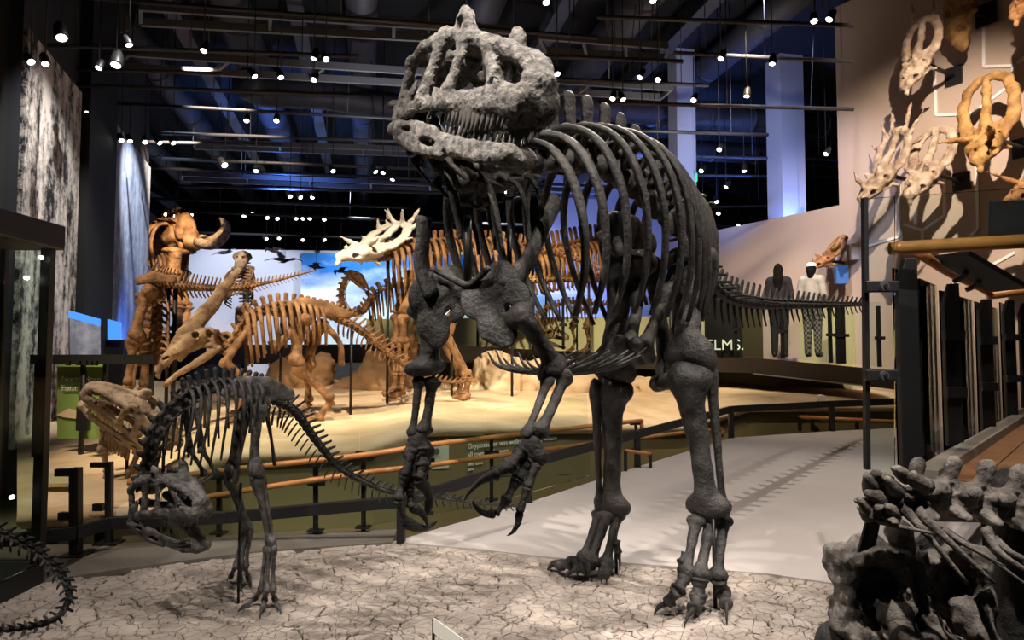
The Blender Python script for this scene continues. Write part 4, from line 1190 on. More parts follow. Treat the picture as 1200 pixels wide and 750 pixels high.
# ------------------------------------------------------------------ theropod skull, 0.8 m long, x towards the snout
def theropod_skull_shapes():
    s = Sculpt(.022); Y = (0, 1, 0)
    s.cap([(.35, .128, .048), (.5, .108, .054), (.64, .088, .062), (.735, .066, .06)], [.036, .048, .060, .060], Y, 1.9)
    s.cap([(.735, .055, .055), (.772, .04, .075), (.765, .035, .14)], [.045, .04, .035])
    s.cap([(.78, 0, .05), (.785, 0, .12)], [.03, .03])
    s.cap([(.635, .09, .11), (.585, .092, .18), (.51, .082, .25)], [.05, .03, .028], Y, 1.7)
    s.cap([(.77, .022, .15), (.71, .042, .212), (.61, .058, .258), (.48, .075, .292), (.38, .092, .322)], [.028, .03, .034, .034, .036])
    s.cap([(.76, .0, .165), (.62, .0, .25), (.45, 0, .29), (.3, 0, .315)], [.03, .045, .07, .08], (0, 0, 1), 2.6)
    s.cap([(.365, .11, .325), (.352, .118, .38), (.340, .12, .412)], [.055, .05, .034], Y, 1.6)
    s.cap([(.37, .118, .325), (.392, .134, .22), (.385, .14, .15), (.36, .142, .08)], [.036, .023, .023, .04], Y, 1.25)
    s.cap([(.46, .122, .058), (.36, .14, .06), (.28, .152, .05), (.17, .166, .045), (.06, .172, .01)], [.03, .04, .034, .034, .03], Y, 1.5)
    s.cap([(.245, .142, .31), (.228, .156, .21), (.20, .166, .06)], [.038, .026, .038], Y, 1.2)
    s.cap([(.37, .105, .33), (.25, .135, .335), (.13, .12, .325)], [.032, .032, .03])
    s.cap([(.245, .142, .31), (.11, .158, .298), (.035, .168, .24)], [.03, .027, .026])
    s.cap([(.035, .168, .245), (.025, .168, .12), (.0, .165, -.005)], [.022, .024, .036])
    s.cap([(.06, .165, .05), (.09, .16, .14)], [.03, .018], Y, 1.6)
    s.cap([(.05, 0, .24), (.2, 0, .27)], [.085, .06]); s.cap([(.03, .02, .3), (.02, .13, .27)], [.04, .035])
    s.ell((-.02, 0, .215), (.035, .032, .03))
    s.cap([(.06, .1, .12), (.25, .06, .1), (.6, .03, .1)], [.03, .024, .022], (0, 0, 1), .8)
    s.ell((.355, .150, .36), (.024, .05, .034), sub=True)
    s.ell((.69, .11, .160), (.058, .085, .040), sub=True)
    s.ell((.63, .13, .12), (.022, .06, .018), sub=True)
    sk = nmesh('theropod_skull_shape', s.build(.0062, mirror=True, noise=.005, nfreq=52, pits=.006))
    j = Sculpt(.02)
    j.cap([(-.045, .165, -.055), (.0, .166, -.045), (.06, .168, -.05)], [.03, .035, .04])
    j.cap([(.06, .168, -.05), (.17, .162, -.055), (.29, .145, -.06)], [.036, .054, .046], Y, 2.6)
    j.cap([(.03, .165, -.08), (.2, .152, -.11), (.38, .122, -.115)], [.032, .034, .03], Y, 1.4)
    j.cap([(.29, .14, -.06), (.45, .112, -.075), (.6, .085, -.075), (.7, .055, -.065)], [.038, .034, .034, .034], Y, 1.8)
    j.cap([(.45, .11, -.1), (.62, .08, -.1), (.725, .03, -.085)], [.026, .026, .03])
    j.cap([(.725, .035, -.07), (.735, 0, -.075)], [.042, .035])
    j.ell((.30, .15, -.084), (.055, .06, .018), sub=True); j.ell((.13, .17, -.048), (.045, .025, .014), sub=True)
    jw = nmesh('theropod_jaw_shape', j.build(.0062, mirror=True, noise=.004, nfreq=50, pits=.004))
    return sk, jw
TSK, TJW = theropod_skull_shapes()
def theropod_skull(root, M, mat, tmat, gape=10, teeth=True):
    sk = add('skull', TSK, mat, root, M)
    hinge = Vector((0, 0, -.03))
    J = M @ Matrix.Diagonal((1, 1, 1.0, 1)) @ Matrix.Translation(hinge) @ Matrix.Rotation(math.radians(gape), 4, 'Y') @ Matrix.Translation(-hinge)
    jw = add('lower_jaw', TJW, mat, root, J)
    if not teeth: return sk, jw
    rng = random.Random(3)
    for side in (-1, 1):
        for i in range(16):
            t = i / 15
            x = .37 + .385 * t
            y = .130 - .07 * t ** 1.4 - (.02 if i == 15 else 0)
            L = (.064 + .03 * math.sin(PI * min(1, t * 1.1))) * rng.uniform(.72, 1.1)
            T = Matrix.Translation((x, y * side, .034 - .004 * math.sin(PI * t))) @ Matrix.Rotation(rng.uniform(-.1, .1), 4, 'Y') @ Matrix.Scale(L, 4)
            add('tooth', U['tooth'], tmat, sk, M @ T)
        for i in range(13):
            t = i / 12
            x = .36 + .36 * t
            y = .128 - .075 * t ** 1.3
            L = .04 * rng.uniform(.8, 1.15)
            T = Matrix.Translation((x, (y - .012) * side, -.036)) @ Matrix.Rotation(PI, 4, 'X') @ Matrix.Scale(L, 4)
            add('tooth', U['tooth'], tmat, jw, J @ T)
    return sk, jw

# ------------------------------------------------------------------ the large black theropod skeleton
def large_theropod():
    B = Body((.74, 3.9), (.66, .75)); mt = 'bone_black'
    root = thing('theropod_skeleton', 'huge black theropod skeleton with a grey skull, standing on two legs', 'skeleton', (B.H.x, B.H.y, 0))
    l3 = Vector((B.l.x, B.l.y, 0)); d3 = Vector((B.d.x, B.d.y, 0))
    # skull
    oc = P(514, 116, 2.92); sn = P(637, 99, 2.22)
    f = (sn - oc).normalized()
    M = frame(oc, f, (0.04, 0.1, 1), ((sn - oc).length / .8, .97, .94)) @ Matrix.Translation((.01, 0, -.13))
    theropod_skull(root, M, 'bone_skull', 'tooth', 4)
    # trunk: shoulder to hip
    trunk = [B(596, 208), B(640, 190), B(690, 192), B(735, 214), B(775, 250), B(800, 268)]
    fr = spine(root, trunk, 14, 'dorsal', lambda t: .122 + .012 * t, mt, tall=lambda t: .95 + .1 * math.sin(PI * t))
    for i, q in enumerate(fr[:13]):
        t = i / 12
        Wd = (.21 + .14 * math.sin(PI * min(1, .15 + t * .8))) * (1 - .55 * max(0, t - .45) / .55); Ht = (.52 + .42 * math.sin(PI * min(1, .2 + .62 * t))) * (1 - .25 * max(0, t - .7) / .3)
        for sd in (-1, 1): rib(root, q, sd, Wd, Ht, .0205, mt, back=.22, y0=1.25, z0=1.05, tip=.6)
    # neck
    neck = [oc - f * .03 + Vector((0, 0, .02)), P(492, 150, 2.86), P(520, 192, 2.88), P(556, 214, 2.9), B(596, 208)]
    nf = spine(root, neck, 8, 'cervical', lambda t: .11 + .03 * t, mt, up=lambda t: (-.35 + .3 * t, .5, 1))
    for q in nf[4:]:
        for sd in (-1, 1): rib(root, q, sd, .09, .3, .011, mt, back=.2, y0=.7, z0=-.1, tip=.9)
    # tail
    tail = [B(800, 268), B(822, 318), B(850, 348), B(890, 357), B(935, 358), B(975, 358), B(1012, 357)]
    spine(root, tail, 36, 'caudal', lambda t: .15 * (1 - t) + .055 * t, mt, chev=True, ease=lambda t: t * (.62 + .38 * t), chscale=.85, tall=lambda t: .8)
    # pelvis
    il = Sculpt(.03)
    for sgn in (1,):
        il.cap([(-.34, 0, .06), (-.1, 0, .11), (.16, 0, .10), (.33, 0, .05)], [.08, .13, .13, .07], (0, 1, 0), 4.0)
        il.cap([(-.1, 0, -.04), (.12, 0, -.04)], [.06, .06], (0, 1, 0), 1.6)
        il.ell((.0, 0, -.06), (.055, .2, .055), sub=True)
    ILM = nmesh('ilium_shape', il.build(.011, noise=.004, nfreq=30))
    for sd, hx, hy in ((1, 812, 292), (-1, 735, 300)):
        hp = B(hx, hy, .17 * sd)
        add('ilium', ILM, mt, root, frame(hp + Vector((0, 0, .06)), -d3, (0, 0, 1), .85))
    pb = Sculpt(.03)
    pb.cap([(0, 0, 0), (.25, 0, .01), (.5, 0, 0)], [.05, .032, .04]); pb.cap([(.5, 0, 0), (.55, 0, .1), (.55, 0, -.09)], [.045, .04, .04])
    PBM = nmesh('pubis_shape', pb.build(.009, noise=.004, nfreq=25))
    for sd, a, b in ((1, (792, 318), (752, 412)), (-1, (752, 318), (737, 412))):
        p0, p1 = B(*a, .13 * sd), B(*b, .04 * sd)
        add('pubis', PBM, mt, root, frame(p0, p1 - p0, d3, (p1 - p0).length / .56))
    for sd in (1, -1):
        p0, p1 = B(800 if sd > 0 else 765, 312, .12 * sd), B(788 if sd > 0 else 783, 452, .05 * sd)
        add('ischium', PBM, mt, root, frame(p0, p1 - p0, d3, (p1 - p0).length / .56 * .98))
    # left leg (towards the ramp)
    fw = -d3
    bone(root, 'femur', 'femur', B(815, 296, .2), B(806, 428, .3), -.068, mt, fw)
    bone(root, 'tibia', 'tibia', B(806, 438, .3), B(831, 600, .36), .066, mt, fw)
    bone(root, 'fibula', 'thin', B(833, 440, .36), B(848, 602, .40), .034, mt, fw)
    for a, b, s0, s1, r in (((816, 608), (804, 672), .31, .32, .03), ((834, 605), (820, 676), .36, .38, .033), ((848, 608), (841, 676), .41, .43, .03)):
        bone(root, 'metatarsal', 'long', B(*a, s0), B(*b, s1), r, mt, fw)
    toe(root, [B(804, 673, .32), B(794, 692, .31), GP(783, 706, .07), GP(764, 718, .015)], .034, mt)
    toe(root, [B(820, 677, .38), B(818, 700, .38), GP(813, 714, .07), GP(800, 733, .015)], .038, mt)
    toe(root, [B(842, 677, .43), B(848, 695, .43), GP(851, 708, .07), GP(852, 730, .015)], .034, mt)
    toe(root, [B(804, 650, .3), B(797, 660, .29), B(795, 676, .29)], .02, mt)
    # right leg
    bone(root, 'femur', 'femur', B(735, 302, -.2), B(715, 440, -.3), .07, mt, fw)
    bone(root, 'tibia', 'tibia', B(718, 452, -.3), B(717, 598, -.37), .066, mt, fw)
    bone(root, 'fibula', 'thin', B(698, 460, -.34), B(703, 596, -.42), .032, mt, fw)
    for a, b, s0, s1, r in (((703, 602), (684, 655), -.42, -.44, .031), ((712, 601), (692, 660), -.38, -.39, .035), ((724, 601), (710, 662), -.33, -.33, .031)):
        bone(root, 'metatarsal', 'long', B(*a, s0), B(*b, s1), r, mt, fw)
    toe(root, [B(684, 655, -.44), B(670, 660, -.45), GP(656, 662, .07), GP(640, 664, .015)], .036, mt)
    toe(root, [B(691, 659, -.39), B(684, 664, -.38), GP(674, 668, .07), GP(660, 676, .015)], .038, mt)
    toe(root, [B(710, 662, -.33), B(709, 667, -.32), GP(708, 672, .07), GP(703, 682, .015)], .036, mt)
    toe(root, [B(722, 634, -.3), B(725, 648, -.29), B(727, 668, -.3)], .02, mt)
    # shoulder girdles
    co = Sculpt(.03)
    co.cap([(-.13, 0, .02), (0, 0, .05), (.1, 0, .02)], [.09, .13, .08], (0, 1, 0), 4.0)
    co.cap([(-.02, 0, -.08), (.05, 0, -.12)], [.09, .07], (0, 1, 0), 3.5)
    co.ell((.06, 0, -.02), (.018, .1, .018), sub=True)
    co.cap([(.0, .0, .06), (.03, .03, .14)], [.05, .035])
    COM = nmesh('coracoid_shape', co.build(.009, noise=.004, nfreq=28))
    for sd, top, mid, cen in ((1, (652, 234), (618, 306), (584, 356)), (-1, (497, 255), (494, 312), (516, 357))):
        a, m_, c_ = B(*top, .17 * sd), B(*mid, .17 * sd), B(*cen, .12 * sd)
        sc_ = tube_obj('scapula', [a, a.lerp(m_, .5), m_, m_.lerp(c_, .75)], [(.022, .045), (.019, .037), (.022, .04), (.03, .07)], mt, root, 12, 5, flat=d3)
        add('coracoid', COM, mt, root, frame(c_, Vector((1, -.25 * sd, -.05 if sd > 0 else -.35)), (0, .1, 1), (.76 if sd > 0 else .66, .8, 1.0)))
    tube_obj('furcula', [B(505, 314, -.12), B(528, 326, -.06), B(547, 334, 0), B(560, 326, .06), B(573, 314, .12)], [.012, .014, .016, .014, .012], mt, root, 10, 4)
    # left arm
    bone(root, 'humerus', 'femur', B(606, 364, .2), B(652, 436, .24), .036, mt, l3)
    bone(root, 'radius', 'thin', B(642, 446, .24), B(617, 508, .26), .022, mt, l3)
    bone(root, 'ulna', 'long', B(663, 440, .27), B(632, 508, .29), .024, mt, l3)
    cp = Sculpt(.02); cp.ell((0, 0, 0), (.045, .03, .05)); cp.ell((.03, 0, -.04), (.04, .03, .04)); cp.ell((-.03, 0, -.05), (.035, .03, .04))
    CPM = nmesh('carpus_shape', cp.build(.007, noise=.005, nfreq=60))
    add('carpus', CPM, mt, root, frame(B(622, 524, .27), Vector((1, 0, 0))))
    dn = Vector((0, 0, -1))
    rt = Vector((1, 0, 0))
    toe(root, [B(612, 528, .27), B(596, 546, .26), B(578, 556, .25), B(543, 580, .22)], .026, mt, name='finger', ref=(0.6, 0, 1))
    toe(root, [B(620, 540, .28), B(606, 562, .27), B(592, 588, .26), B(580, 602, .25), B(551, 594, .22)], .022, mt, name='finger', ref=(-.2, 0, -1))
    toe(root, [B(628, 545, .31), B(618, 572, .31), B(609, 600, .3), B(600, 630, .29)], .018, mt, name='finger', ref=rt)
    # right arm
    bone(root, 'humerus', 'femur', B(500, 358, -.2), B(501, 436, -.22), .044, mt, l3)
    bone(root, 'radius', 'thin', B(491, 446, -.24), B(483, 508, -.26), .022, mt, l3)
    bone(root, 'ulna', 'long', B(507, 446, -.21), B(497, 506, -.23), .024, mt, l3)
    add('carpus', CPM, mt, root, frame(B(490, 518, -.24), Vector((1, 0, 0))))
    toe(root, [B(497, 524, -.22), B(497, 546, -.21), B(491, 562, -.2), B(510, 600, -.2)], .028, mt, name='finger', ref=(1, 0, .3))
    toe(root, [B(486, 526, -.25), B(474, 558, -.26), B(467, 586, -.26), B(475, 612, -.26), B(510, 620, -.24)], .024, mt, name='finger', ref=(0, 0, -1))
    toe(root, [B(490, 530, -.24), B(480, 572, -.25), B(482, 594, -.24), B(506, 614, -.22)], .02, mt, name='finger', ref=(.6, 0, .8))
    # belly ribs
    for i in range(12):
        t = i / 11
        c = B(612 + 92 * t, 436 - 2 * t + 4 * math.sin(PI * t), 0.0)
        w = .26 - .03 * t
        j = .02 * math.sin(i * 2.1)
        pts = [c - l3 * w + Vector((0, 0, .09 + j)) + d3 * .05, c - l3 * (w * .6) + Vector((0, 0, .03)), c, c + l3 * (w * .6) + Vector((0, 0, .03)), c + l3 * w + Vector((0, 0, .10 - j)) + d3 * .08]
        tube_obj('belly_rib', pts, [.004, .009, .009, .009, .004], mt, root, 8, 4)
    # steel mount: posts up to the spine and a bar under the tail
    def post(a, b, r=.014): tube_obj('mount_post', [a, b], [r, r], 'steel_black', root, 8, 1)
    g = B(838, 690, .38); post(Vector((g.x, g.y, 0)), B(836, 606, .4), .011)
    g = B(723, 640, -.30); post(Vector((g.x, g.y + .03, 0)), B(722, 604, -.3) + Vector((0, .05, 0)), .011)
    q = P(548, 252, 2.98); post(q, P(548, 340, 2.98), .018)
    q2 = P(597, 268, 3.1); post(q2, P(597, 320, 3.1), .012)
large_theropod()

# ------------------------------------------------------------------ young black theropod
def young_theropod():
    B = Body((-1.43, 3.82), (.72, .69)); mt = 'bone_black'
    root = thing('theropod_skeleton', 'small black theropod skeleton, head lowered and jaws open, one foot stepping forward', 'skeleton', (-1.43, 3.82, 0))
    d3 = Vector((B.d.x, B.d.y, 0)); l3 = Vector((B.l.x, B.l.y, 0))
    oc = P(176, 578, 3.62); sn = P(238, 586, 3.34)
    f = (sn - oc).normalized()
    M = frame(oc, f, (-.05, -.1, 1), (sn - oc).length / .8) @ Matrix.Translation((.0, 0, -.16))
    theropod_skull(root, M, 'bone_slate', 'tooth', 12)
    for k in (0, 1):
        tube_obj('hyoid', [P(200, 618 + 4 * k, 3.45), P(205, 636 + 3 * k, 3.4), P(222, 632 + 5 * k, 3.35)], [.006, .007, .004], mt, root, 6, 4)
    neck = [P(172, 566, 3.6), P(176, 545, 3.6), P(183, 514, 3.55), P(200, 486, 3.56), B(225, 466)]
    spine(root, neck, 9, 'cervical', lambda t: .055 + .012 * t, mt, up=lambda t: (-1 + t * .8, -.2, .5 + .5 * t))
    trunk = [B(222, 468), B(247, 458), B(272, 456), B(300, 462)]
    fr = spine(root, trunk, 11, 'dorsal', lambda t: .062, mt, tall=lambda t: .72)
    for i, q in enumerate(fr[:10]):
        t = i / 9
        Wd = .07 + .07 * math.sin(PI * (.2 + .75 * t)); Ht = .40 * (1 - .55 * t * t) * (.85 + .3 * math.sin(PI * t))
        for sd in (-1, 1): rib(root, q, sd, Wd, Ht, .0065, mt, back=.05 - .2 * (1 - t), y0=1.1, z0=.9, tip=.75)
    tail = [B(300, 464), B(325, 472), B(345, 484), B(370, 518), B(396, 548), B(430, 567), B(462, 578), B(510, 583), B(560, 590), B(607, 594)]
    spine(root, tail, 46, 'caudal', lambda t: .062 * (1 - t) + .014 * t, mt, chev=True, ease=lambda t: t * (.6 + .4 * t), chscale=1.25)
    il = Sculpt(.02)
    il.cap([(-.17, 0, .03), (-.04, 0, .055), (.1, 0, .05), (.18, 0, .01)], [.04, .065, .06, .03], (0, 1, 0), 4.0)
    il.cap([(-.04, 0, -.02), (.05, 0, -.02)], [.03, .03])
    ILM = nmesh('young_ilium', il.build(.006, noise=.002, nfreq=60))
    for sd in (1, -1):
        hp = B(303, 466, .07 * sd); add('ilium', ILM, 'bone_slate', root, frame(hp, -d3 + Vector((0, 0, .12)), (0, 0, 1), 1.0))
    for sd in (1, -1):
        tube_obj('pubis', [B(292, 480, .05 * sd), B(284, 520, .03 * sd), B(276, 556, .02 * sd), B(272, 566, .02 * sd)], [.018, .011, .012, .022], mt, root, 8, 3)
        tube_obj('ischium', [B(312, 482, .05 * sd), B(318, 515, .03 * sd), B(322, 545, .02 * sd)], [.016, .009, .012], mt, root, 8, 3)
    fw = -d3
    bone(root, 'femur', 'femur', B(304, 475, .09), B(298, 556, .14), -.025, 'bone_slate', fw)
    bone(root, 'tibia', 'tibia', B(302, 560, .14), B(317, 640, .17), .021, 'bone_slate', fw)
    bone(root, 'fibula', 'thin', B(309, 562, .16), B(322, 640, .19), .011, 'bone_slate', fw)
    for dx, s_ in ((-4, .15), (0, .18), (5, .2)): bone(root, 'metatarsal', 'long', B(316 + dx, 642, s_), B(312 + dx * 1.6, 692, s_), .0125, 'bone_slate', fw)
    toe(root, [B(307, 690, .15), GP(298, 702, .03), GP(290, 708, .02), GP(278, 716, .006)], .013, 'bone_slate')
    toe(root, [B(312, 692, .18), GP(310, 704, .03), GP(308, 712, .02), GP(303, 724, .006)], .014, 'bone_slate')
    toe(root, [B(319, 692, .2), GP(322, 702, .03), GP(325, 710, .02), GP(330, 719, .006)], .013, 'bone_slate')
    bone(root, 'femur', 'femur', B(290, 478, -.09), B(270, 556, -.12), .025, 'bone_slate', fw)
    bone(root, 'tibia', 'tibia', B(271, 560, -.12), B(291, 618, -.16), .021, 'bone_slate', fw)
    bone(root, 'fibula', 'thin', B(266, 562, -.14), B(287, 618, -.18), .011, 'bone_slate', fw)
    for dx, s_ in ((-4, -.19), (0, -.16), (4, -.14)): bone(root, 'metatarsal', 'long', B(290 + dx, 621, s_), B(282 + dx * 1.5, 664, s_), .0125, 'bone_slate', fw)
    toe(root, [B(277, 662, -.19), GP(270, 676, .03), GP(265, 682, .006)], .013, 'bone_slate')
    toe(root, [B(282, 664, -.16), GP(281, 679, .03), GP(281, 694, .006)], .014, 'bone_slate')
    toe(root, [B(287, 664, -.14), GP(291, 676, .03), GP(295, 690, .006)], .013, 'bone_slate')
    # arms
    for sd, ox in ((1, 8), (-1, -6)):
        tube_obj('scapula', [B(222 + ox, 478, .08 * sd), B(226 + ox, 505, .1 * sd), B(228 + ox, 524, .09 * sd)], [(.008, .02), (.008, .014), (.012, .022)], mt, root, 8, 4, flat=d3)
        bone(root, 'humerus', 'long', B(228 + ox, 526, .1 * sd), B(246 + ox, 556, .11 * sd), .012, mt, l3)
        bone(root, 'radius', 'thin', B(247 + ox, 554, .11 * sd), B(228 + ox, 566, .12 * sd), .008, mt, l3)
        for k in range(3): toe(root, [B(228 + ox, 566, .12 * sd), B(220 + ox - 2 * k, 572 + 3 * k, .12 * sd), B(214 + ox - 2 * k, 580 + 4 * k, .12 * sd)], .006, mt, name='finger', ref=(0, 1, .2))
    g = B(330, 660, 0); q = B(282, 566, 0); tube_obj('mount_post', [Vector((q.x, q.y, 0)), q], [.008, .008], 'steel_black', root, 8, 1)
young_theropod()

# ------------------------------------------------------------------ tail sweeping in from the left
def left_tail():
    mt = 'bone_black'
    root = thing('skeleton_tail', 'black bony tail curling over the cracked mud beside the glass case', 'skeleton', (-2.3, 3.0, 0))
    pts = [P(-150, 585, 2.75), P(-70, 604, 2.85), P(0, 625, 2.95), P(40, 645, 3.0), P(68, 670, 3.02), P(80, 695, 3.02), P(72, 718, 3.0), P(48, 732, 2.96), P(0, 739, 2.9), P(-80, 741, 2.8)]
    def up(t): return (.9 * max(0, min(1, (t - .35) * 4)) , 0, 1 - .5 * max(0, min(1, (t - .35) * 3)))
    rs = spine(root, pts, 36, 'caudal', lambda t: .062 * (1 - t) + .024 * t, mt, tall=lambda t: .7, up=lambda t: (0.0, -.3, 1) if t < .3 else (max(0, 1 - abs(t - .58) * 3.2), -.3, .9 - 1.5 * max(0, t - .55)), chev=True, chscale=.8)
    for px, py, Y in ((-70, 604, 2.85),):
        q = P(px, py, Y); tube_obj('mount_post', [Vector((q.x, q.y, 0)), q], [.007, .007], 'steel_black', root, 6, 1)
left_tail()

# ------------------------------------------------------------------ grey fossil neck and blocks on a plinth, right foreground
def right_fossil():
    mt = 'bone_grey'
    root = thing('neck_skeleton', 'pale grey neck vertebrae with long thin ribs lying on hollow stone blocks', 'skeleton', (1.45, 2.25, 0))
    v = Sculpt(.025)
    v.cap([(-.07, 0, 0), (0, 0, .005), (.07, 0, 0)], [.045, .034, .045])
    v.cap([(-.01, 0, .03), (-.012, 0, .085), (-.014, 0, .125)], [.034, .024, .022], (0, 1, 0), 1.3)
    v.ell((-.014, 0, .122), (.026, .015, .02))
    for y in (-1, 1):
        v.cap([(.03, .02 * y, .035), (.085, .05 * y, .045)], [.022, .018]); v.cap([(-.03, .02 * y, .04), (-.085, .05 * y, .05)], [.022, .016])
        v.cap([(0, .03 * y, 0), (.01, .085 * y, -.02)], [.026, .022], (0, 0, 1), 1.5); v.ell((.02, .05 * y, .02), (.03, .02, .014), sub=True)
        v.ell((.0, .045 * y, .055), (.022, .03, .02), sub=True)
    VM = nmesh('neck_vertebra_shape', v.build(.0045, noise=.005, nfreq=50, pits=.002))
    axis = [P(1030, 598, 2.05), P(1075, 586, 2.12), P(1128, 590, 2.2), P(1185, 600, 2.26), P(1245, 604, 2.3), P(1300, 606, 2.34)]
    rs = resample(axis, 8)
    for i, (p, tg) in enumerate(rs):
        sc = (.62, .92, 1.0, 1.05, 1.1, 1.15, 1.15, 1.15)[i]
        o = add('vertebra', VM, mt, root, frame(p, -tg, (.0, -.18, 1), (sc * .96, sc, sc)))
    for a, b, c, r in (((1056, 593), (1085, 625), (1134, 684), .010), ((1072, 596), (1105, 628), (1165, 683), .011), ((1030, 609), (1055, 617), (1094, 625), .007), ((1155, 620), (1172, 648), (1215, 676), .010), ((1105, 620), (1135, 640), (1178, 664), .006), ((1120, 630), (1160, 655), (1210, 690), .006), ((1165, 632), (1190, 650), (1240, 668), .008)):
        tube_obj('neck_rib', [P(*a, 2.05), P(*b, 2.0), P(*c, 1.98)], [(r * 1.6, r * 2.0), (r, r), (r * .5, r * .5)], mt, root, 8, 6)
    # knobbly atlas pieces at the free end
    rr = random.Random(2)
    for px, py, s_ in ((1022, 575, .05), (1040, 565, .045), (1032, 590, .055), (1052, 578, .05), (1062, 560, .04), (1046, 606, .045), (1024, 604, .04), (1085, 570, .05)):
        tube_obj('process', [P(px, py, 2.06), P(px - 8 + rr.uniform(-6, 6), py - 8, 2.02), P(px - 16 + rr.uniform(-6, 10), py - 14 + rr.uniform(-6, 6), 2.0)], [s_ * .55, s_ * .45, s_ * .18], mt, root, 8, 4)
    plate('leaf_plate', [P(1017, 608, 2.1), P(1032, 612, 2.1), P(1026, 640, 2.1), P(1006, 648, 2.1)], .012, 'bone_black', root)
    # hollow blocks
    for cx, cy, Y, w in ((1022, 690, 2.2, 1.0), (1108, 690, 2.2, 1.08)):
        s = Sculpt(.03)
        c = P(cx, cy, Y)
        for q, r in (((-.10, 0, .11), .035), ((.0, 0, .135), .04), ((.10, 0, .11), .035)): pass
        s.cap([(-.075, 0, .10), (0, 0, .125), (.075, 0, .10)], [.035, .042, .035], (0, 1, 0), .5)
        s.cap([(-.075, 0, .10), (-.082, 0, 0), (-.075, 0, -.11)], [.03, .024, .036], (0, 1, 0), .45)
        s.cap([(.075, 0, .10), (.08, 0, -.01), (.07, 0, -.12)], [.03, .028, .036], (0, 1, 0), .45)
        s.cap([(-.08, 0, -.12), (0, 0, -.14), (.08, 0, -.13)], [.04, .035, .042], (0, 1, 0), .5)
        s.cap([(-.05, .06, .06), (.05, .06, -.06)], [.07, .07], (0, 1, 0), 1.2)
        s.cap([(.02, -.03, -.02), (.045, -.05, -.09)], [.03, .034])
        add('hollow_block', nmesh('hollow_block', s.build(.007, noise=.013, nfreq=30, pits=.003)), mt, root, Matrix.Translation(c) @ Matrix.Scale(w, 4))
    s = Sculpt(.03)
    a, b = P(1040, 665, 2.25), P(1090, 668, 2.25); s.cap([a, a.lerp(b, .5) - Vector((0, 0, .03)), b], [.05, .045, .055]); q = P(1066, 632, 2.2); s.cap([P(1052, 625, 2.2), q - Vector((0, 0, .06))], [.045, .03])
    add('bridge_piece', nmesh('bridge_piece', s.build(.007, noise=.008, nfreq=30)), 'bone_grey', root)
    s = Sculpt(.05)
    p = P(1065, 740, 2.25); s.cap([(p.x - .22, p.y, p.z - .05), (p.x + .22, p.y, p.z - .05)], [.09, .1]); s.cap([(p.x, p.y, p.z - .06), (p.x, p.y + .05, .04)], [.13, .2])
    s.cap([(p.x + .42, p.y + .1, .9), (p.x + .44, p.y + .1, .03)], [.07, .12])
    add('plinth', nmesh('plinth', s.build(.02, noise=.012, nfreq=12)), 'bone_black', root)
right_fossil()

# ------------------------------------------------------------------ brown skeletons on the sand
def limb(root, B, s, segs, mat, ref=(0, 0, 1)):
    """segs: (name, kind, pixel a, pixel b, thickness)"""
    for nm, kd, a, b, th in segs: bone(root, nm, kd, B(*a, s), B(*b, s), th, mat, ref)
def foot3(root, p, fwd, r, L, mat, n=3):
    f = Vector(fwd).normalized(); sdv = Vector((-f.y, f.x, 0))
    for k in range(n):
        a = (k - (n - 1) / 2) * .45
        d = (f * math.cos(a) + sdv * math.sin(a))
        p0 = p + sdv * (k - (n - 1) / 2) * r * 1.6
        toe(root, [p0, p0 + d * L * .5 + Vector((0, 0, -p0.z * 0 - .02)), p0 + d * L + Vector((0, 0, -.05))], r, mat, claw=False)
def standpost(root, p, z0, r=.018):
    tube_obj('mount_post', [Vector((p.x, p.y, z0)), p], [r, r], 'steel_black', root, 8, 1)
def sand_z(p):                        # height of the sand under a point
    q = Vector((p.x, p.y, 0)); px = 600 + 800 * p.x / p.y
    yf, Yf = edge_at(px); t = max(0, min(1, (p.y - Yf) / (YB - Yf))) ** (1 / 1.35)
    return P(px, yf + (back_y(px) - yf) * t, p.y).z

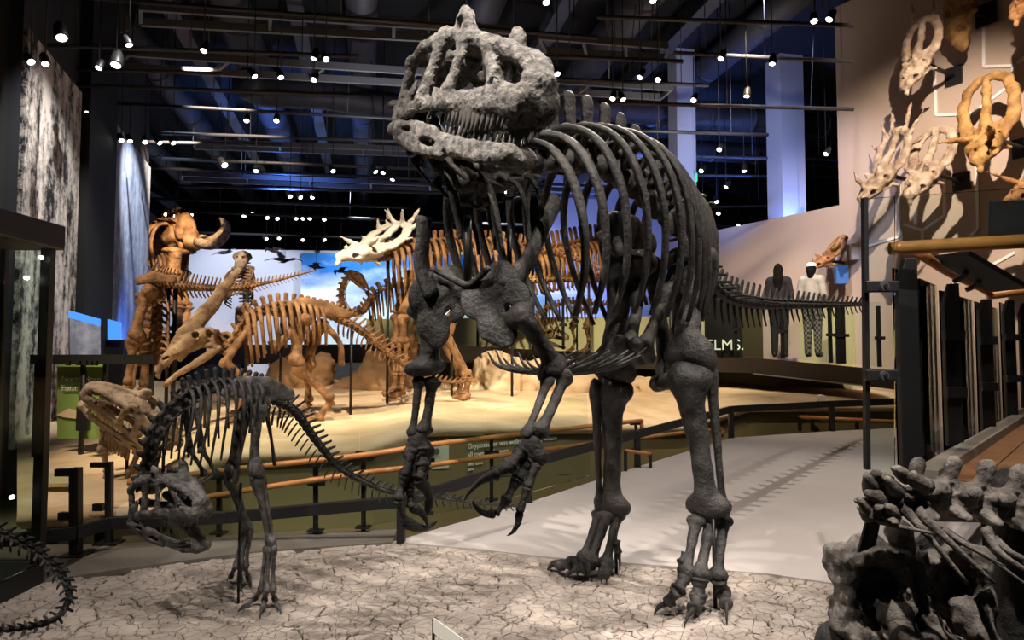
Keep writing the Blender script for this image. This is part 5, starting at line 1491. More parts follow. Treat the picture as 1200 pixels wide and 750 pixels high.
def crested_hadrosaur():
    f0 = SP_(372, 492); d = Vector((.9, .43)).normalized(); l = Vector((d.y, -d.x))
    H = Vector((f0.x, f0.y)) - l * .32
    B = Body(H, d); mt = 'bone_brown'
    root = thing('hadrosaur_skeleton', 'brown skeleton whose skull carries a long backswept tubular crest', 'skeleton', (H.x, H.y, sand_z(Vector((H.x, H.y, 0)))))
    d3 = Vector((d.x, d.y, 0)); l3 = Vector((l.x, l.y, 0))
    # skull
    s = Sculpt(.05)
    s.cap([(.0, .09, .02), (.3, .11, .04), (.62, .08, -.02), (.85, .05, -.08)], [.11, .14, .11, .075])
    s.cap([(.8, .06, -.08), (.98, .07, -.16), (1.02, .05, -.28)], [.05, .06, .035])
    s.cap([(.95, 0, -.15), (1.03, 0, -.26)], [.06, .04])
    s.cap([(.62, .03, .06), (.3, .03, .2), (-.2, .025, .42), (-.62, .02, .66), (-.85, .0, .80)], [.08, .15, .125, .09, .055], (0, 1, 0), 2.0)
    s.cap([(.0, .13, .0), (.05, .15, -.25)], [.06, .05]); s.cap([(.3, .12, -.05), (.1, .14, -.16)], [.05, .05])
    s.cap([(.2, .12, -.05), (.6, .09, -.14)], [.05, .045])
    s.ell((.22, .16, .08), (.065, .12, .07), sub=True); s.ell((.02, .2, .0), (.05, .12, .09), sub=True); s.ell((.78, .1, -.04), (.07, .08, .025), sub=True)
    SK = nmesh('crested_skull', s.build(.018, mirror=True, noise=.02, nfreq=18))
    j = Sculpt(.04)
    j.cap([(.0, .14, -.26), (.2, .13, -.3), (.5, .09, -.34), (.75, .05, -.36), (.95, .05, -.42)], [.05, .075, .06, .045, .04]); j.cap([(.93, .06, -.42), (1.0, 0, -.44)], [.045, .04]); j.cap([(.14, .13, -.28), (.16, .14, -.12)], [.05, .03])
    JW = nmesh('crested_jaw', j.build(.018, mirror=True, noise=.008, nfreq=18))
    bk = B(247, 392); tp = B(178, 424)
    L = (tp - bk).length / 1.0
    M = frame(bk, tp - bk, (0, 0, 1), L)
    add('skull', SK, 'bone_tan', root, M); add('lower_jaw', JW, 'bone_tan', root, M)
    neck = [B(252, 396), B(262, 410), B(272, 408), B(283, 390), B(296, 374)]
    spine(root, neck, 8, 'cervical', lambda t: .11, mt)
    trunk = [B(292, 376), B(312, 366), B(335, 362), B(362, 366), B(392, 373)]
    fr = spine(root, trunk, 15, 'dorsal', lambda t: .105, mt, tall=lambda t: .7)
    for i, q in enumerate(fr[:12]):
        t = i / 11
        for sd in (-1, 1): rib(root, q, sd, .2 + .14 * math.sin(PI * (.2 + .6 * t)), .62 * (1 - .25 * t), .017, mt, back=.1, y0=1.1, z0=.8, tip=.7)
    tail = [B(392, 373), B(412, 382), B(435, 398), B(460, 418), B(480, 433), B(505, 445), B(530, 448), B(556, 446)]
    spine(root, tail, 30, 'caudal', lambda t: .115 * (1 - t) + .03 * t, mt, chev=True, chscale=.9)
    il = Sculpt(.05)
    il.cap([(.42, 0, .02), (.15, 0, .1), (-.1, 0, .08), (-.4, 0, .02)], [.06, .11, .1, .05], (0, 1, 0), 2.6)
    IL = nmesh('hadrosaur_ilium', il.build(.02, noise=.01, nfreq=14))
    for sd in (1, -1):
        add('ilium', IL, mt, root, frame(B(368, 370, .18 * sd), -d3, (0, 0, 1), 1.05))
        tube_obj('ischium', [B(378, 378, .12 * sd), B(398, 402, .1 * sd), B(400, 428, .06 * sd)], [.05, .034, .045], mt, root, 8, 5)
        tube_obj('pubis', [B(352, 380, .12 * sd), B(330, 400, .16 * sd), B(318, 408, .18 * sd)], [(.03, .04), (.02, .05), (.02, .09)], mt, root, 8, 4, flat=(0, 0, 1))
    fw = -d3
    limb(root, B, .3, [('femur', 'femur', (357, 372), (346, 426), .06), ('tibia', 'tibia', (350, 430), (388, 468), .052), ('fibula', 'thin', (353, 437), (386, 470), .024), ('metatarsal', 'long', (388, 470), (374, 490), .045)], mt, fw)
    foot3(root, B(374, 490, .3), fw, .04, .2, mt)
    limb(root, B, -.3, [('femur', 'femur', (378, 378), (360, 428), .058), ('tibia', 'tibia', (360, 430), (362, 470), .05), ('metatarsal', 'long', (362, 472), (352, 486), .042)], mt, fw)
    foot3(root, B(352, 486, -.3), fw, .04, .2, mt)
    for sd in (1, -1):
        tube_obj('scapula', [B(297, 377, .26 * sd), B(283, 396, .3 * sd), B(266, 418, .26 * sd)], [(.02, .075), (.025, .05), (.035, .07)], mt, root, 10, 4, flat=(.6, 0, .6))
        limb(root, B, .28 * sd, [('humerus', 'femur', (262, 422), (288, 446), .04), ('radius', 'thin', (288, 446), (278, 482 + 4 * sd), .026), ('ulna', 'long', (292, 448), (282, 484 + 4 * sd), .026)], mt, l3)
        foot3(root, B(280, 486 + 4 * sd, .28 * sd), fw, .026, .14, mt)
    for px, py in ((242, 404), (330, 368), (412, 386)):
        q = B(px, py); standpost(root, q, sand_z(q))
crested_hadrosaur()

def tall_skeleton():
    mt = 'bone_brown'
    B = Body((P(180, 400, 8.6).x, 8.6), (.97, .24))
    root = thing('hadrosaur_skeleton', 'tall brown skeleton on upright legs with a long straight tail and comb-like spines', 'skeleton', (B.H.x, B.H.y, .5))
    d3 = Vector((B.d.x, B.d.y, 0))
    tail = [B(172, 326), B(190, 333), B(235, 338), B(280, 338), B(320, 330), B(366, 318)]
    spine(root, tail, 44, 'caudal', lambda t: .13 * (1 - t) + .03 * t, mt, chev=True, tall=lambda t: 1.15 - .5 * t, chscale=.7)
    il = Sculpt(.05); il.cap([(.3, 0, .0), (.05, 0, .08), (-.25, 0, .04)], [.07, .11, .07], (0, 1, 0), 2.2)
    IL = nmesh('tall_ilium', il.build(.022, noise=.012, nfreq=14))
    for sd in (1, -1): add('ilium', IL, 'bone_brown', root, frame(B(184, 330, .2 * sd), -d3, (0, 0, 1), .7))
    limb(root, B, .3, [('femur', 'femur', (176, 338), (158, 396), .06), ('tibia', 'tibia', (158, 399), (150, 450), .05), ('fibula', 'thin', (164, 402), (155, 452), .026), ('metatarsal', 'long', (150, 452), (146, 484), .045)], mt)
    foot3(root, B(146, 486, .3), -d3, .04, .18, mt)
    limb(root, B, -.3, [('femur', 'femur', (188, 338), (172, 402), .06), ('tibia', 'tibia', (172, 405), (168, 452), .05), ('fibula', 'thin', (178, 405), (174, 452), .026), ('metatarsal', 'long', (168, 454), (166, 486), .045)], mt)
    foot3(root, B(166, 488, -.3), -d3, .04, .18, mt)
    for k in range(9):
        y = 352 + k * 8
        for sd in (-1, 1):
            a = B(186, y, 0); tube_obj('rib', [a, B(186 + 9 * sd, y + 3, .12 * sd), B(186 + 12 * sd, y + 14, .2 * sd)], [.02, .02, .012], mt, root, 6, 4)
    spine(root, [B(186, 345), B(187, 380), B(186, 425)], 10, 'dorsal', lambda t: .1, mt, up=(-.6, -.5, .05))
    for px, py in ((198, 336), (290, 338)):
        q = B(px, py); standpost(root, q, sand_z(q) - .1, .022)
    q = B(206, 330); tube_obj('mount_post', [Vector((q.x, q.y, 0.2)), q], [.03, .03], 'steel_black', root, 8, 1)
tall_skeleton()

def low_theropod():
    mt = 'bone_tan'
    mt = 'bone_cream'
    root = thing('theropod_skeleton', 'pale tan theropod skeleton with a large toothed skull raised beside the green panel', 'skeleton', P(150, 560, 5.9))
    oc = P(192, 506, 6.0); sn = P(103, 450, 5.75)
    M = frame(oc, sn - oc, (.45, -.6, .8), ((sn - oc).length / .8, .85, .8)) @ Matrix.Translation((0, 0, -.16))
    theropod_skull(root, M, mt, 'tooth_tan', 4)
    spine(root, [oc, P(205, 512, 6.15), P(196, 522, 6.3), P(175, 512, 6.35), P(150, 494, 6.35)], 9, 'cervical', lambda t: .1, mt)
    fr = spine(root, [P(150, 494, 6.35), P(135, 486, 6.3), P(120, 482, 6.25)], 9, 'dorsal', lambda t: .08, mt, tall=lambda t: .6)
    for q in fr:
        for sd in (-1, 1): rib(root, q, sd, .12, .38, .013, mt, back=.05, y0=.9, z0=.6, tip=.6)
    for a, b, c, e in (((150, 505), (164, 528), (152, 552), (146, 572)), ((172, 510), (186, 532), (180, 556), (172, 574)), ((124, 500), (120, 528), (126, 552), (120, 570))):
        Y = 6.15 if a[0] != 172 else 6.3
        bone(root, 'femur', 'femur', P(*a, Y), P(*b, Y), .03, mt); bone(root, 'tibia', 'tibia', P(*b, Y), P(*c, Y), .026, mt)
        bone(root, 'metatarsal', 'long', P(*c, Y), P(*e, Y), .022, mt); foot3(root, P(*e, Y), (-1, -.4, 0), .02, .12, mt)
    for px, py, Y in ((150, 496, 6.35), (192, 515, 6.2)):
        q = P(px, py, Y); standpost(root, q, sand_z(q) - .05, .015)
    tube_obj('base_rail', [P(98, 578, 6.0), P(190, 578, 6.1)], [.03, .03], 'pipe', root, 8, 1)
low_theropod()

def mammoth():
    mt = 'bone_rust'
    B = Body((P(160, 320, 19.6).x, 19.6), (-.86, .5))
    zf = P(200, 392, 19).z
    root = thing('mammoth_skeleton', 'rust brown mammoth skeleton with long curling tusks on a high dark plinth', 'skeleton', (B.H.x, B.H.y, zf))
    l3 = Vector((B.l.x, B.l.y, 0)); d3 = Vector((B.d.x, B.d.y, 0))
    sp = [B(208, 268), B(196, 268), B(184, 278), B(168, 292), B(152, 304)]
    fr = spine(root, sp, 18, 'dorsal', lambda t: .2, mt, tall=lambda t: 1.1 - .4 * t)
    for i, q in enumerate(fr[2:16]):
        t = i / 13
        for sd in (-1, 1): rib(root, q, sd, .42 + .2 * math.sin(PI * t), 1.25 * (1 - .2 * t), .05, mt, back=.05, y0=.9, z0=.5, tip=.7)
    s = Sculpt(.15)
    s.cap([(0, 0, .35), (.12, 0, .62)], [.34, .3]); s.cap([(.3, 0, .35), (.55, 0, .0), (.72, 0, -.35)], [.3, .26, .22]); s.cap([(.5, .2, .0), (.72, .22, -.42)], [.15, .14]); s.cap([(.1, .3, .1), (.35, .34, -.1)], [.14, .12])
    s.cap([(.05, .2, -.2), (.3, .16, -.5), (.6, .08, -.6)], [.14, .13, .1])
    s.ell((.42, .36, .12), (.13, .16, .14), sub=True); s.ell((.5, 0, .3), (.1, .12, .08), sub=True)
    SK = nmesh('mammoth_skull', s.build(.05, mirror=True, noise=.03, nfreq=7))
    hp = B(215, 276)
    M = frame(hp, Vector((.8, -.55, -.1)), (0, 0, 1), 1.0)
    add('skull', SK, 'bone_rust', root, M @ Matrix.Scale(.68, 4))
    for pts in ([(232, 284), (244, 287), (256, 284), (265, 274), (266, 263), (262, 258)], [(236, 280), (247, 282), (257, 277), (263, 268), (262, 260), (258, 256)]):
        k = 0 if pts[0][0] == 232 else 1
        Ys = [17.6, 17.2, 16.9, 16.9, 17.1, 17.3]
        tube_obj('tusk', [P(x, y, Y + .5 * k) for (x, y), Y in zip(pts, Ys)], [.13, .13, .12, .1, .07, .03], 'bone_tan', root, 10, 5)
    for sd in (1, -1):
        o = 5 * sd
        tube_obj('scapula', [B(200 + o, 272, .5 * sd), B(208 + o, 290, .55 * sd)], [(.06, .3), (.08, .12)], mt, root, 10, 3, flat=d3)
        limb(root, B, .55 * sd, [('humerus', 'femur', (209 + o, 292), (207 + o, 322), .15), ('ulna', 'long', (207 + o, 324), (212 + o, 358), .12), ('forefoot', 'long', (212 + o, 360), (213 + o, 386), .14)], mt, -d3)
        limb(root, B, .5 * sd, [('femur', 'femur', (156 + o, 308), (158 + o, 342), .14), ('tibia', 'tibia', (157 + o, 344), (153 + o, 370), .12), ('hindfoot', 'long', (153 + o, 371), (154 + o, 387), .13)], mt, -d3)
        add('pelvis', U['phalanx'], mt, root, ends(B(150, 300, .1 * sd), B(158, 314, .6 * sd), .22))
    q = B(180, 292); standpost(root, q, zf, .04)
    A = P(128, 392, 18.3); 
    o = MB().box((B.H.x + .9, 18.6, (zf - .4) / 2 - .02), (4.0, 3.6, zf + .4)).done('mammoth_plinth', 'wall_black'); tag(o, 'high black plinth under the mammoth skeleton', 'plinth')
mammoth()

def ceratops_skull_mesh(name, frill='round', brow=.5, brow_dir=(.3, .25, 1), nose=.2, spikes=(), h=.022, open_frill=True, fl=1.0):
    s = Sculpt(.05)
    s.cap([(.05, .17, .1), (.35, .17, .12), (.65, .1, .04), (.9, .05, -.02)], [.13, .17, .16, .11]); s.cap([(.85, 0, 0), (1.0, 0, -.08), (1.06, 0, -.2)], [.09, .06, .02])
    s.cap([(.55, .12, -.05), (.2, .2, -.08), (.1, .27, -.2)], [.08, .07, .035]); s.cap([(.1, 0, .2), (.5, 0, .17)], [.13, .12])
    s.ell((.3, .26, .15), (.075, .12, .08), sub=True); s.ell((.74, .1, .03), (.1, .2, .07), sub=True); s.ell((.12, .3, -.02), (.06, .12, .04), sub=True)
    bd_ = np.array(brow_dir, float); bd_ /= np.linalg.norm(bd_)
    b0 = np.array((.36, .15, .26))
    if brow: s.cap([b0, b0 + bd_ * brow * .5, b0 + bd_ * brow + np.array((.06 * brow, 0, .0))], [.075, .055, .015])
    if nose: s.cap([(.74, 0, .14), (.8, 0, .14 + nose * .6), (.78, 0, .14 + nose)], [.06, .04, .015])
    # frill
    k = fl
    rim = [(.1, .26, .14), (-.15 * k, .42, .3), (-.45 * k, .47, .52 * k), (-.72 * k, .34, .74 * k), (-.8 * k, .12, .82 * k), (-.79 * k, 0, .82 * k)]
    s.cap(rim, [.12, .125, .115, .105, .1, .1], (.7, 0, 1), 1.6)
    s.cap([(.1, 0, .3), (-.35 * k, 0, .5 * k), (-.78 * k, 0, .82 * k)], [.12, .08, .08])
    s.cap([(.08, .1, .26), (-.1 * k, .25, .3)], [.08, .06])
    if not open_frill: s.cap([(-.1, .18, .3), (-.45 * k, .22, .55 * k)], [.17, .2], (.7, 0, 1), 4.0)
    for (a, L, dv) in spikes:
        i = min(int(a), len(rim) - 2); p = np.array(rim[i]) * (1 - (a - i)) + np.array(rim[i + 1]) * (a - i); dv = np.array(dv, float); dv /= np.linalg.norm(dv)
        s.cap([p, p + dv * L * .5, p + dv * L], [.06, .045, .012])
    return nmesh(name, s.build(h, mirror=True, noise=.026, nfreq=14))
EPI = tuple((.6 + .55 * i, .11, (-.5, .6, .5)) for i in range(8))
CS = {
    'spiky': ceratops_skull_mesh('spiky_skull', brow=.45, brow_dir=(.1, .9, .5), nose=.15, spikes=((1.5, .3, (-.3, 1, .3)), (2.6, .45, (-.5, .6, .8)), (3.3, .55, (-.4, .35, 1)), (4.2, .5, (.4, .3, .8)))),
    'slim': ceratops_skull_mesh('slim_skull', brow=.12, nose=.1, spikes=((3.4, .75, (-.75, .1, .75)),), fl=1.0),
    'three': ceratops_skull_mesh('three_spike_skull', brow=.15, nose=.55, spikes=((3.6, .8, (-.7, .15, .8)), (2.8, .65, (-.6, .5, .6)), (2.0, .45, (-.4, .9, .2)))),
    'round': ceratops_skull_mesh('round_skull', brow=.28, brow_dir=(.2, .5, 1), nose=.22, spikes=EPI),
    'horned': ceratops_skull_mesh('horned_skull', brow=.85, brow_dir=(.9, .35, .45), nose=.14, spikes=EPI, fl=1.25),
    'closed': ceratops_skull_mesh('closed_skull', brow=.8, brow_dir=(.7, .5, .7), nose=.12, spikes=EPI, open_frill=False),
}
def horned_skeleton():
    mt = 'bone_brown'
    f0 = SP_(470, 468)
    B = Body((P(585, 400, 10.2).x, 10.2), (.93, .35))
    root = thing('ceratopsian_skeleton', 'brown four-legged skeleton with a white many-spiked skull held high', 'skeleton', (B.H.x, B.H.y, sand_z(Vector((B.H.x, B.H.y, 0)))))
    d3 = Vector((B.d.x, B.d.y, 0)); l3 = Vector((B.l.x, B.l.y, 0))
    c = B(438, 300)
    M = frame(c, Vector((-.55, -.75, -.12)), (.15, 0, 1), (.62, .72, .55))
    add('skull', CS['spiky'], 'bone_white', root, M)
    sp = [B(446, 304), B(470, 298), B(500, 290), B(540, 287), B(585, 289), B(622, 293)]
    fr = spine(root, sp, 26, 'dorsal', lambda t: .115, mt, tall=lambda t: .75)
    for i, q in enumerate(fr[2:23]):
        t = i / 20
        for sd in (-1, 1): rib(root, q, sd, .28 + .12 * math.sin(PI * t), .85 * (.75 + .25 * math.sin(PI * t)), .02, mt, back=.08, y0=1.0, z0=.7, tip=.6)
    spine(root, [B(622, 293), B(650, 298), B(685, 308), B(715, 322)], 20, 'caudal', lambda t: .11 * (1 - t) + .03 * t, 'bone_brown', chev=True)
    for sd in (1, -1):
        o = 4 * sd
        tube_obj('scapula', [B(488 + o, 318, .34 * sd), B(478 + o, 345, .38 * sd), B(468 + o, 368, .36 * sd)], [(.025, .09), (.03, .06), (.04, .08)], mt, root, 10, 4, flat=d3)
        limb(root, B, .36 * sd, [('humerus', 'femur', (468 + o, 370), (468 + o, 402), .045), ('radius', 'thin', (464 + o, 404), (466 + o, 436), .028), ('ulna', 'long', (472 + o, 402), (471 + o, 436), .03), ('forefoot', 'long', (468 + o, 438), (466 + o, 456), .036)], mt, l3)
        foot3(root, B(466 + o, 458, .36 * sd), -d3, .045, .16, mt, 4)
        limb(root, B, .34 * sd, [('femur', 'femur', (560 + o, 330), (515 + o, 392), .055), ('tibia', 'tibia', (518 + o, 394), (544 + o, 440), .042), ('fibula', 'thin', (524 + o, 396), (547 + o, 440), .028), ('metatarsal', 'long', (545 + o, 443), (541 + o, 462), .05)], mt, l3)
        foot3(root, B(541 + o, 464, .34 * sd), -d3, .045, .16, mt, 4)
    il = Sculpt(.05); il.cap([(.4, 0, .0), (.05, 0, .06), (-.4, 0, .02)], [.09, .13, .09], (0, .4, 1), 2.4)
    IL = nmesh('horned_ilium', il.build(.025, noise=.012, nfreq=14))
    for sd in (1, -1): add('ilium', IL, mt, root, frame(B(585, 296, .22 * sd), -d3, (0, 0, 1), 1.1))
    for px, py in ((455, 306), (530, 292), (600, 296)):
        q = B(px, py); standpost(root, q, sand_z(q), .02)
horned_skeleton()

def long_neck_skeleton():
    mt = 'bone_brown'
    B = Body((P(470, 380, 11.6).x, 11.6), (.95, .3))
    root = thing('theropod_skeleton', 'slender brown skeleton with a small beaked head on a curled swan-like neck', 'skeleton', (B.H.x, B.H.y, sand_z(Vector((B.H.x, B.H.y, 0)))))
    s = Sculpt(.02); s.cap([(0, .03, .02), (.1, .04, .03), (.24, .02, -.02), (.33, .0, -.05)], [.05, .05, .03, .014]); s.cap([(.02, .04, -.04), (.2, .02, -.07), (.3, 0, -.09)], [.025, .02, .012]); s.ell((.1, .07, .04), (.03, .04, .03), sub=True)
    SK = nmesh('beaked_skull', s.build(.009, mirror=True, noise=.004, nfreq=40))
    add('skull', SK, mt, root, frame(B(412, 322), Vector((.75, -.2, -.45)), (0, 0, 1), 1.25))
    spine(root, [B(410, 322), B(403, 336), B(402, 352), B(410, 366), B(424, 366), B(436, 350)], 14, 'cervical', lambda t: .07 + .03 * t, mt, up=lambda t: (-1, 0, .3) if t < .6 else (0, 0, 1))
    fr = spine(root, [B(436, 350), B(452, 338), B(475, 336), B(498, 342)], 10, 'dorsal', lambda t: .1, mt, tall=lambda t: .6)
    for i, q in enumerate(fr):
        for sd in (-1, 1): rib(root, q, sd, .16, .5, .014, mt, back=.1, y0=1, z0=.6, tip=.6)
    for sd in (1, -1):
        o = 5 * sd
        limb(root, B, .2 * sd, [('humerus', 'long', (440 + o, 372), (446 + o, 404), .028), ('radius', 'thin', (446 + o, 405), (452 + o, 432), .02)], mt)
        for k in range(3): toe(root, [B(452 + o, 432, .2 * sd), B(455 + o + 3 * k, 444, .2 * sd), B(454 + o + 4 * k, 454, .2 * sd)], .015, mt, name='finger')
        limb(root, B, .22 * sd, [('femur', 'femur', (492 + o, 350), (476 + o, 400), .045), ('tibia', 'tibia', (478 + o, 402), (488 + o, 436), .05), ('metatarsal', 'long', (488 + o, 437), (482 + o, 450), .04)], mt)
        foot3(root, B(482 + o, 451, .22 * sd), (-1, -.3, 0), .028, .14, mt)
    q = B(455, 342); standpost(root, q, sand_z(q), .018)
long_neck_skeleton()

def small_orange():
    mt = 'bone_rust'
    B = Body((P(688, 360, 13.2).x, 13.2), (.94, .33))
    zf = deckz(688)[1]
    root = thing('theropod_skeleton', 'small orange skeleton stooping with its skull near the walkway floor', 'skeleton', (B.H.x, B.H.y, zf))
    spine(root, [B(640, 392), B(632, 380), B(630, 370), B(640, 364)], 8, 'cervical', lambda t: .07, mt, up=(-1, 0, .3))
    fr = spine(root, [B(640, 364), B(656, 358), B(674, 355), B(692, 357)], 14, 'dorsal', lambda t: .075, mt, tall=lambda t: .6)
    for q in fr:
        for sd in (-1, 1): rib(root, q, sd, .12, .34, .012, mt, back=.1, y0=1, z0=.6, tip=.6)
    spine(root, [B(692, 357), B(710, 357), B(735, 352), B(765, 350)], 22, 'caudal', lambda t: .07 * (1 - t) + .02 * t, mt, chev=True)
    add('skull', TSK, mt, root, frame(B(640, 393), Vector((1, -.3, -.12)), (0, 0, 1), .55) @ Matrix.Translation((0, 0, -.1)))
    add('lower_jaw', TJW, mt, root, frame(B(640, 395), Vector((1, -.3, -.3)), (0, 0, 1), .55) @ Matrix.Translation((0, 0, -.1)))
    for sd in (1, -1):
        o = 8 * sd
        limb(root, B, .15 * sd, [('femur', 'femur', (688 + o, 362), (678 + o, 382), .04), ('tibia', 'tibia', (678 + o, 383), (682 + o, 400), .034), ('metatarsal', 'long', (682 + o, 400), (679 + o, 408), .03)], mt)
        foot3(root, B(679 + o, 409, .15 * sd), (-1, -.3, 0), .024, .12, mt)
    q = B(676, 360); standpost(root, q, zf, .018)
small_orange()

def far_column_of_bones():
    mt = 'bone_gold'
    B = Body((P(650, 330, 15.0).x, 15.0), (.96, .28))
    root = thing('sauropod_tail', 'long straight brown row of vertebrae with hanging chevrons behind the olive wall', 'skeleton', (B.H.x, B.H.y, .5))
    spine(root, [B(545, 332), B(600, 331), B(650, 328), B(700, 329), B(760, 326)], 40, 'caudal', lambda t: .17 * (1 - .4 * t), mt, chev=True)
    for px in (560, 625, 690):
        q = B(px, 332); standpost(root, q, .9, .03)
    B2 = Body((P(690, 300, 17).x, 17.0), (.9, .4))
    root = thing('sauropod_skeleton', 'distant orange skeleton with upright spines seen through the black ribs', 'skeleton', (B2.H.x, B2.H.y, .5))
    fr = spine(root, [B2(625, 305), B2(660, 297), B2(700, 290), B2(735, 296)], 22, 'dorsal', lambda t: .22, 'bone_rust')
    for q in fr[::1]:
        for sd in (-1, 1): rib(root, q, sd, .4, 1.0, .035, 'bone_rust', back=.1, y0=1, z0=.6, tip=.6)
    for px in (640, 720):
        q = B2(px, 300); standpost(root, q, -.4, .03)
far_column_of_bones()

def upright_skeleton():
    mt = 'bone_cream'
    root = thing('upright_skeleton', 'small pale skeleton rearing upright behind the tubular crest', 'skeleton', P(285, 392, 15.6))
    Y = 15.4
    s = Sculpt(.05); s.cap([(0, 0, 0), (0, -.1, -.2), (0, -.16, -.32)], [.16, .13, .07]); s.cap([(-.13, 0, .02), (.13, 0, .02)], [.09, .09]); s.ell((.08, -.13, -.03), (.04, .06, .05), sub=True); s.ell((-.08, -.13, -.03), (.04, .06, .05), sub=True)
    add('skull', nmesh('upright_skull', s.build(.025, noise=.01, nfreq=12)), mt, root, Matrix.Translation(P(284, 302, Y)))
    fr = spine(root, [P(284, 308, Y), P(285, 320, Y), P(287, 345, Y + .1), P(287, 385, Y + .1)], 20, 'dorsal', lambda t: .11, mt, up=(0, 1, .1), tall=lambda t: .5)
    for i in range(9):
        p = P(285, 314 + 3.6 * i, Y)
        for sd in (-1, 1): tube_obj('rib', [p, p + Vector((.22 * sd, -.08, -.06)), p + Vector((.3 * sd, -.25, -.25)), p + Vector((.12 * sd, -.32, -.38))], [.025, .025, .022, .014], 'bone_brown', root, 6, 4)
    for sd in (-1, 1):
        bone(root, 'humerus', 'long', P(285 + 9 * sd, 314, Y), P(285 + 13 * sd, 332, Y - .1), .05, mt); bone(root, 'femur', 'femur', P(286 + 5 * sd, 362, Y + .1), P(286 + 8 * sd, 392, Y + .1), .06, mt)
    q = P(286, 398, Y + .1); standpost(root, Vector((q.x, q.y, q.z + .3)), -.4, .04)
upright_skeleton()

# ------------------------------------------------------------------ horned skulls on the right wall and white branching lines
def wall_skull(px, py, size, kind, mat, look, up, label, name='horned_skull', off=1.1):
    c = onwall(px, py, off)
    t = thing(name, label, 'skull', c)
    M = frame(c, Vector(look), Vector(up), size) @ Matrix.Translation((-.1, 0, -.15))
    add('skull', CS[kind], mat, t, M)
    w = c - RN * (off - .012)
    tube_obj('bracket_arm', [c, w], [.035, .035], 'steel_black', t, 8, 1)
    R = Matrix((RD, -RN, Vector((0, 0, 1)))).transposed()
    MB().box(w + RN * .02, (.26, .04, .3), R).done('bracket_plate', 'steel_black', t)
L_ = lambda a, b, z: tuple(RN * a + RD * b + Vector((0, 0, z)))     # out of the wall, along it, up
wall_skull(1077, 72, .62, 'slim', 'bone_cream', L_(.75, -.15, -.75), L_(.6, -.1, 1), 'slim pale skull with two tall parallel horns, mounted above the others')
wall_skull(1036, 204, .66, 'three', 'bone_cream', L_(.7, -.35, -.6), L_(.5, 0, 1), 'pale skull with three upright frill spikes and a long nose horn')
wall_skull(1086, 202, .66, 'round', 'bone_cream', L_(.9, -.1, -.6), L_(.6, 0, 1), 'cream skull with a scalloped rounded frill beside the three-spiked skull')
wall_skull(1158, 160, .74, 'horned', 'bone_gold', L_(.85, .1, -.55), L_(.5, -.1, 1), 'golden brown skull with large frill openings and long curving brow horns')
wall_skull(1214, 218, .56, 'closed', 'bone_rust', L_(.8, -.3, -.25), L_(.4, 0, 1), 'orange brown skull with upswept horns next to the golden one')
wall_skull(1210, -4, .6, 'round', 'bone_rust', L_(.8, -.1, -.5), L_(.4, 0, 1), 'rust coloured skull fragment high at the end of the white line')
def block_skull():
    c = onwall(1122, 18, .45)
    t = thing('skull_block', 'long rough orange skull slab hanging beside a black bracket', 'skull', c)
    s = Sculpt(.06)
    s.cap([(0, 0, .6), (.02, 0, .2), (0, 0, -.25), (.06, 0, -.5)], [.2, .24, .2, .12], (0, 1, 0), 1.3); s.cap([(.18, 0, .3), (.22, 0, .0)], [.1, .08]); s.ell((.1, -.15, -.28), (.06, .1, .06), sub=True); s.ell((-.08, -.15, .05), (.05, .1, .09), sub=True)
    R = frame(c, RD, (0, 0, 1), .95)
    add('skull', nmesh('skull_block', s.build(.025, noise=.03, nfreq=12)), 'bone_gold', t, R)
    w = c - RN * .4 + RD * .25
    w += RN * .012
    tube_obj('bracket_arm', [c + RD * .1, w], [.035, .035], 'steel_black', t, 8, 1)
    Rm = Matrix((RD, -RN, Vector((0, 0, 1)))).transposed(); MB().box(w + RN * .02, (.3, .04, .36), Rm).done('bracket_plate', 'steel_black', t)
block_skull()
# orange skull on the low wall behind the people
c = onwall(974, 306, .4)
t = thing('horned_skull', 'small orange horned skull on the low wall beside the visitor in a cap', 'skull', c)
add('skull', CS['round'], 'bone_rust', t, frame(c, RN * .9 - RD * .35 + Vector((0, 0, -.3)), (0, 0, 1), .45))
MB().box(onwall(986, 322, .28), (.22, .1, .34)).done('blue_plate', mat_plain('plate_blue', (.05, .16, .5), .5), t)
tube_obj('bracket_arm', [c, c - RN * .395], [.03, .03], 'steel_black', t, 8, 1)
q = onwall(1001, 295, .03); o = MB().box(q, (.14, .1, .3)).done('switch_box', 'white_print'); tag(o, 'small white box fixed on the tan wall near the orange skull', 'switch')
# white lines
def line(pts, label):
    P3 = [onwall(x, y, .012) for x, y in pts]
    t = thing('branch_line', label, 'line', P3[0], 'white branching lines on the skull wall')
    for a, b in zip(P3, P3[1:]): MB().bar(a, b, .02, .045, up=RN.cross(b - a)).done('segment', 'white_line', t)
line([(1095, 80), (1097, 135), (1140, 133), (1187, 97), (1188, 77), (1153, 78), (1153, 24)], 'white bent line linking the slim skull to the skull slab')
line([(1192, 74), (1210, 60)], 'short white diagonal line running off to the rust fragment')
line([(1054, 212), (1054, 277), (1012, 290)], 'white line dropping below the three-spiked skull')
line([(1107, 195), (1107, 252), (1081, 270), (1059, 263)], 'white line dropping below the scalloped skull')
line([(1081, 270), (1081, 282)], 'short white stub under the branching joint')
line([(1144, 172), (1146, 268), (1134, 280)], 'white line dropping below the golden skull')
line([(1189, 296), (1160, 312), (1112, 336)], 'white slanting line behind the reading panel')
line([(1186, 225), (1186, 262)], 'white line dropping below the orange brown skull')

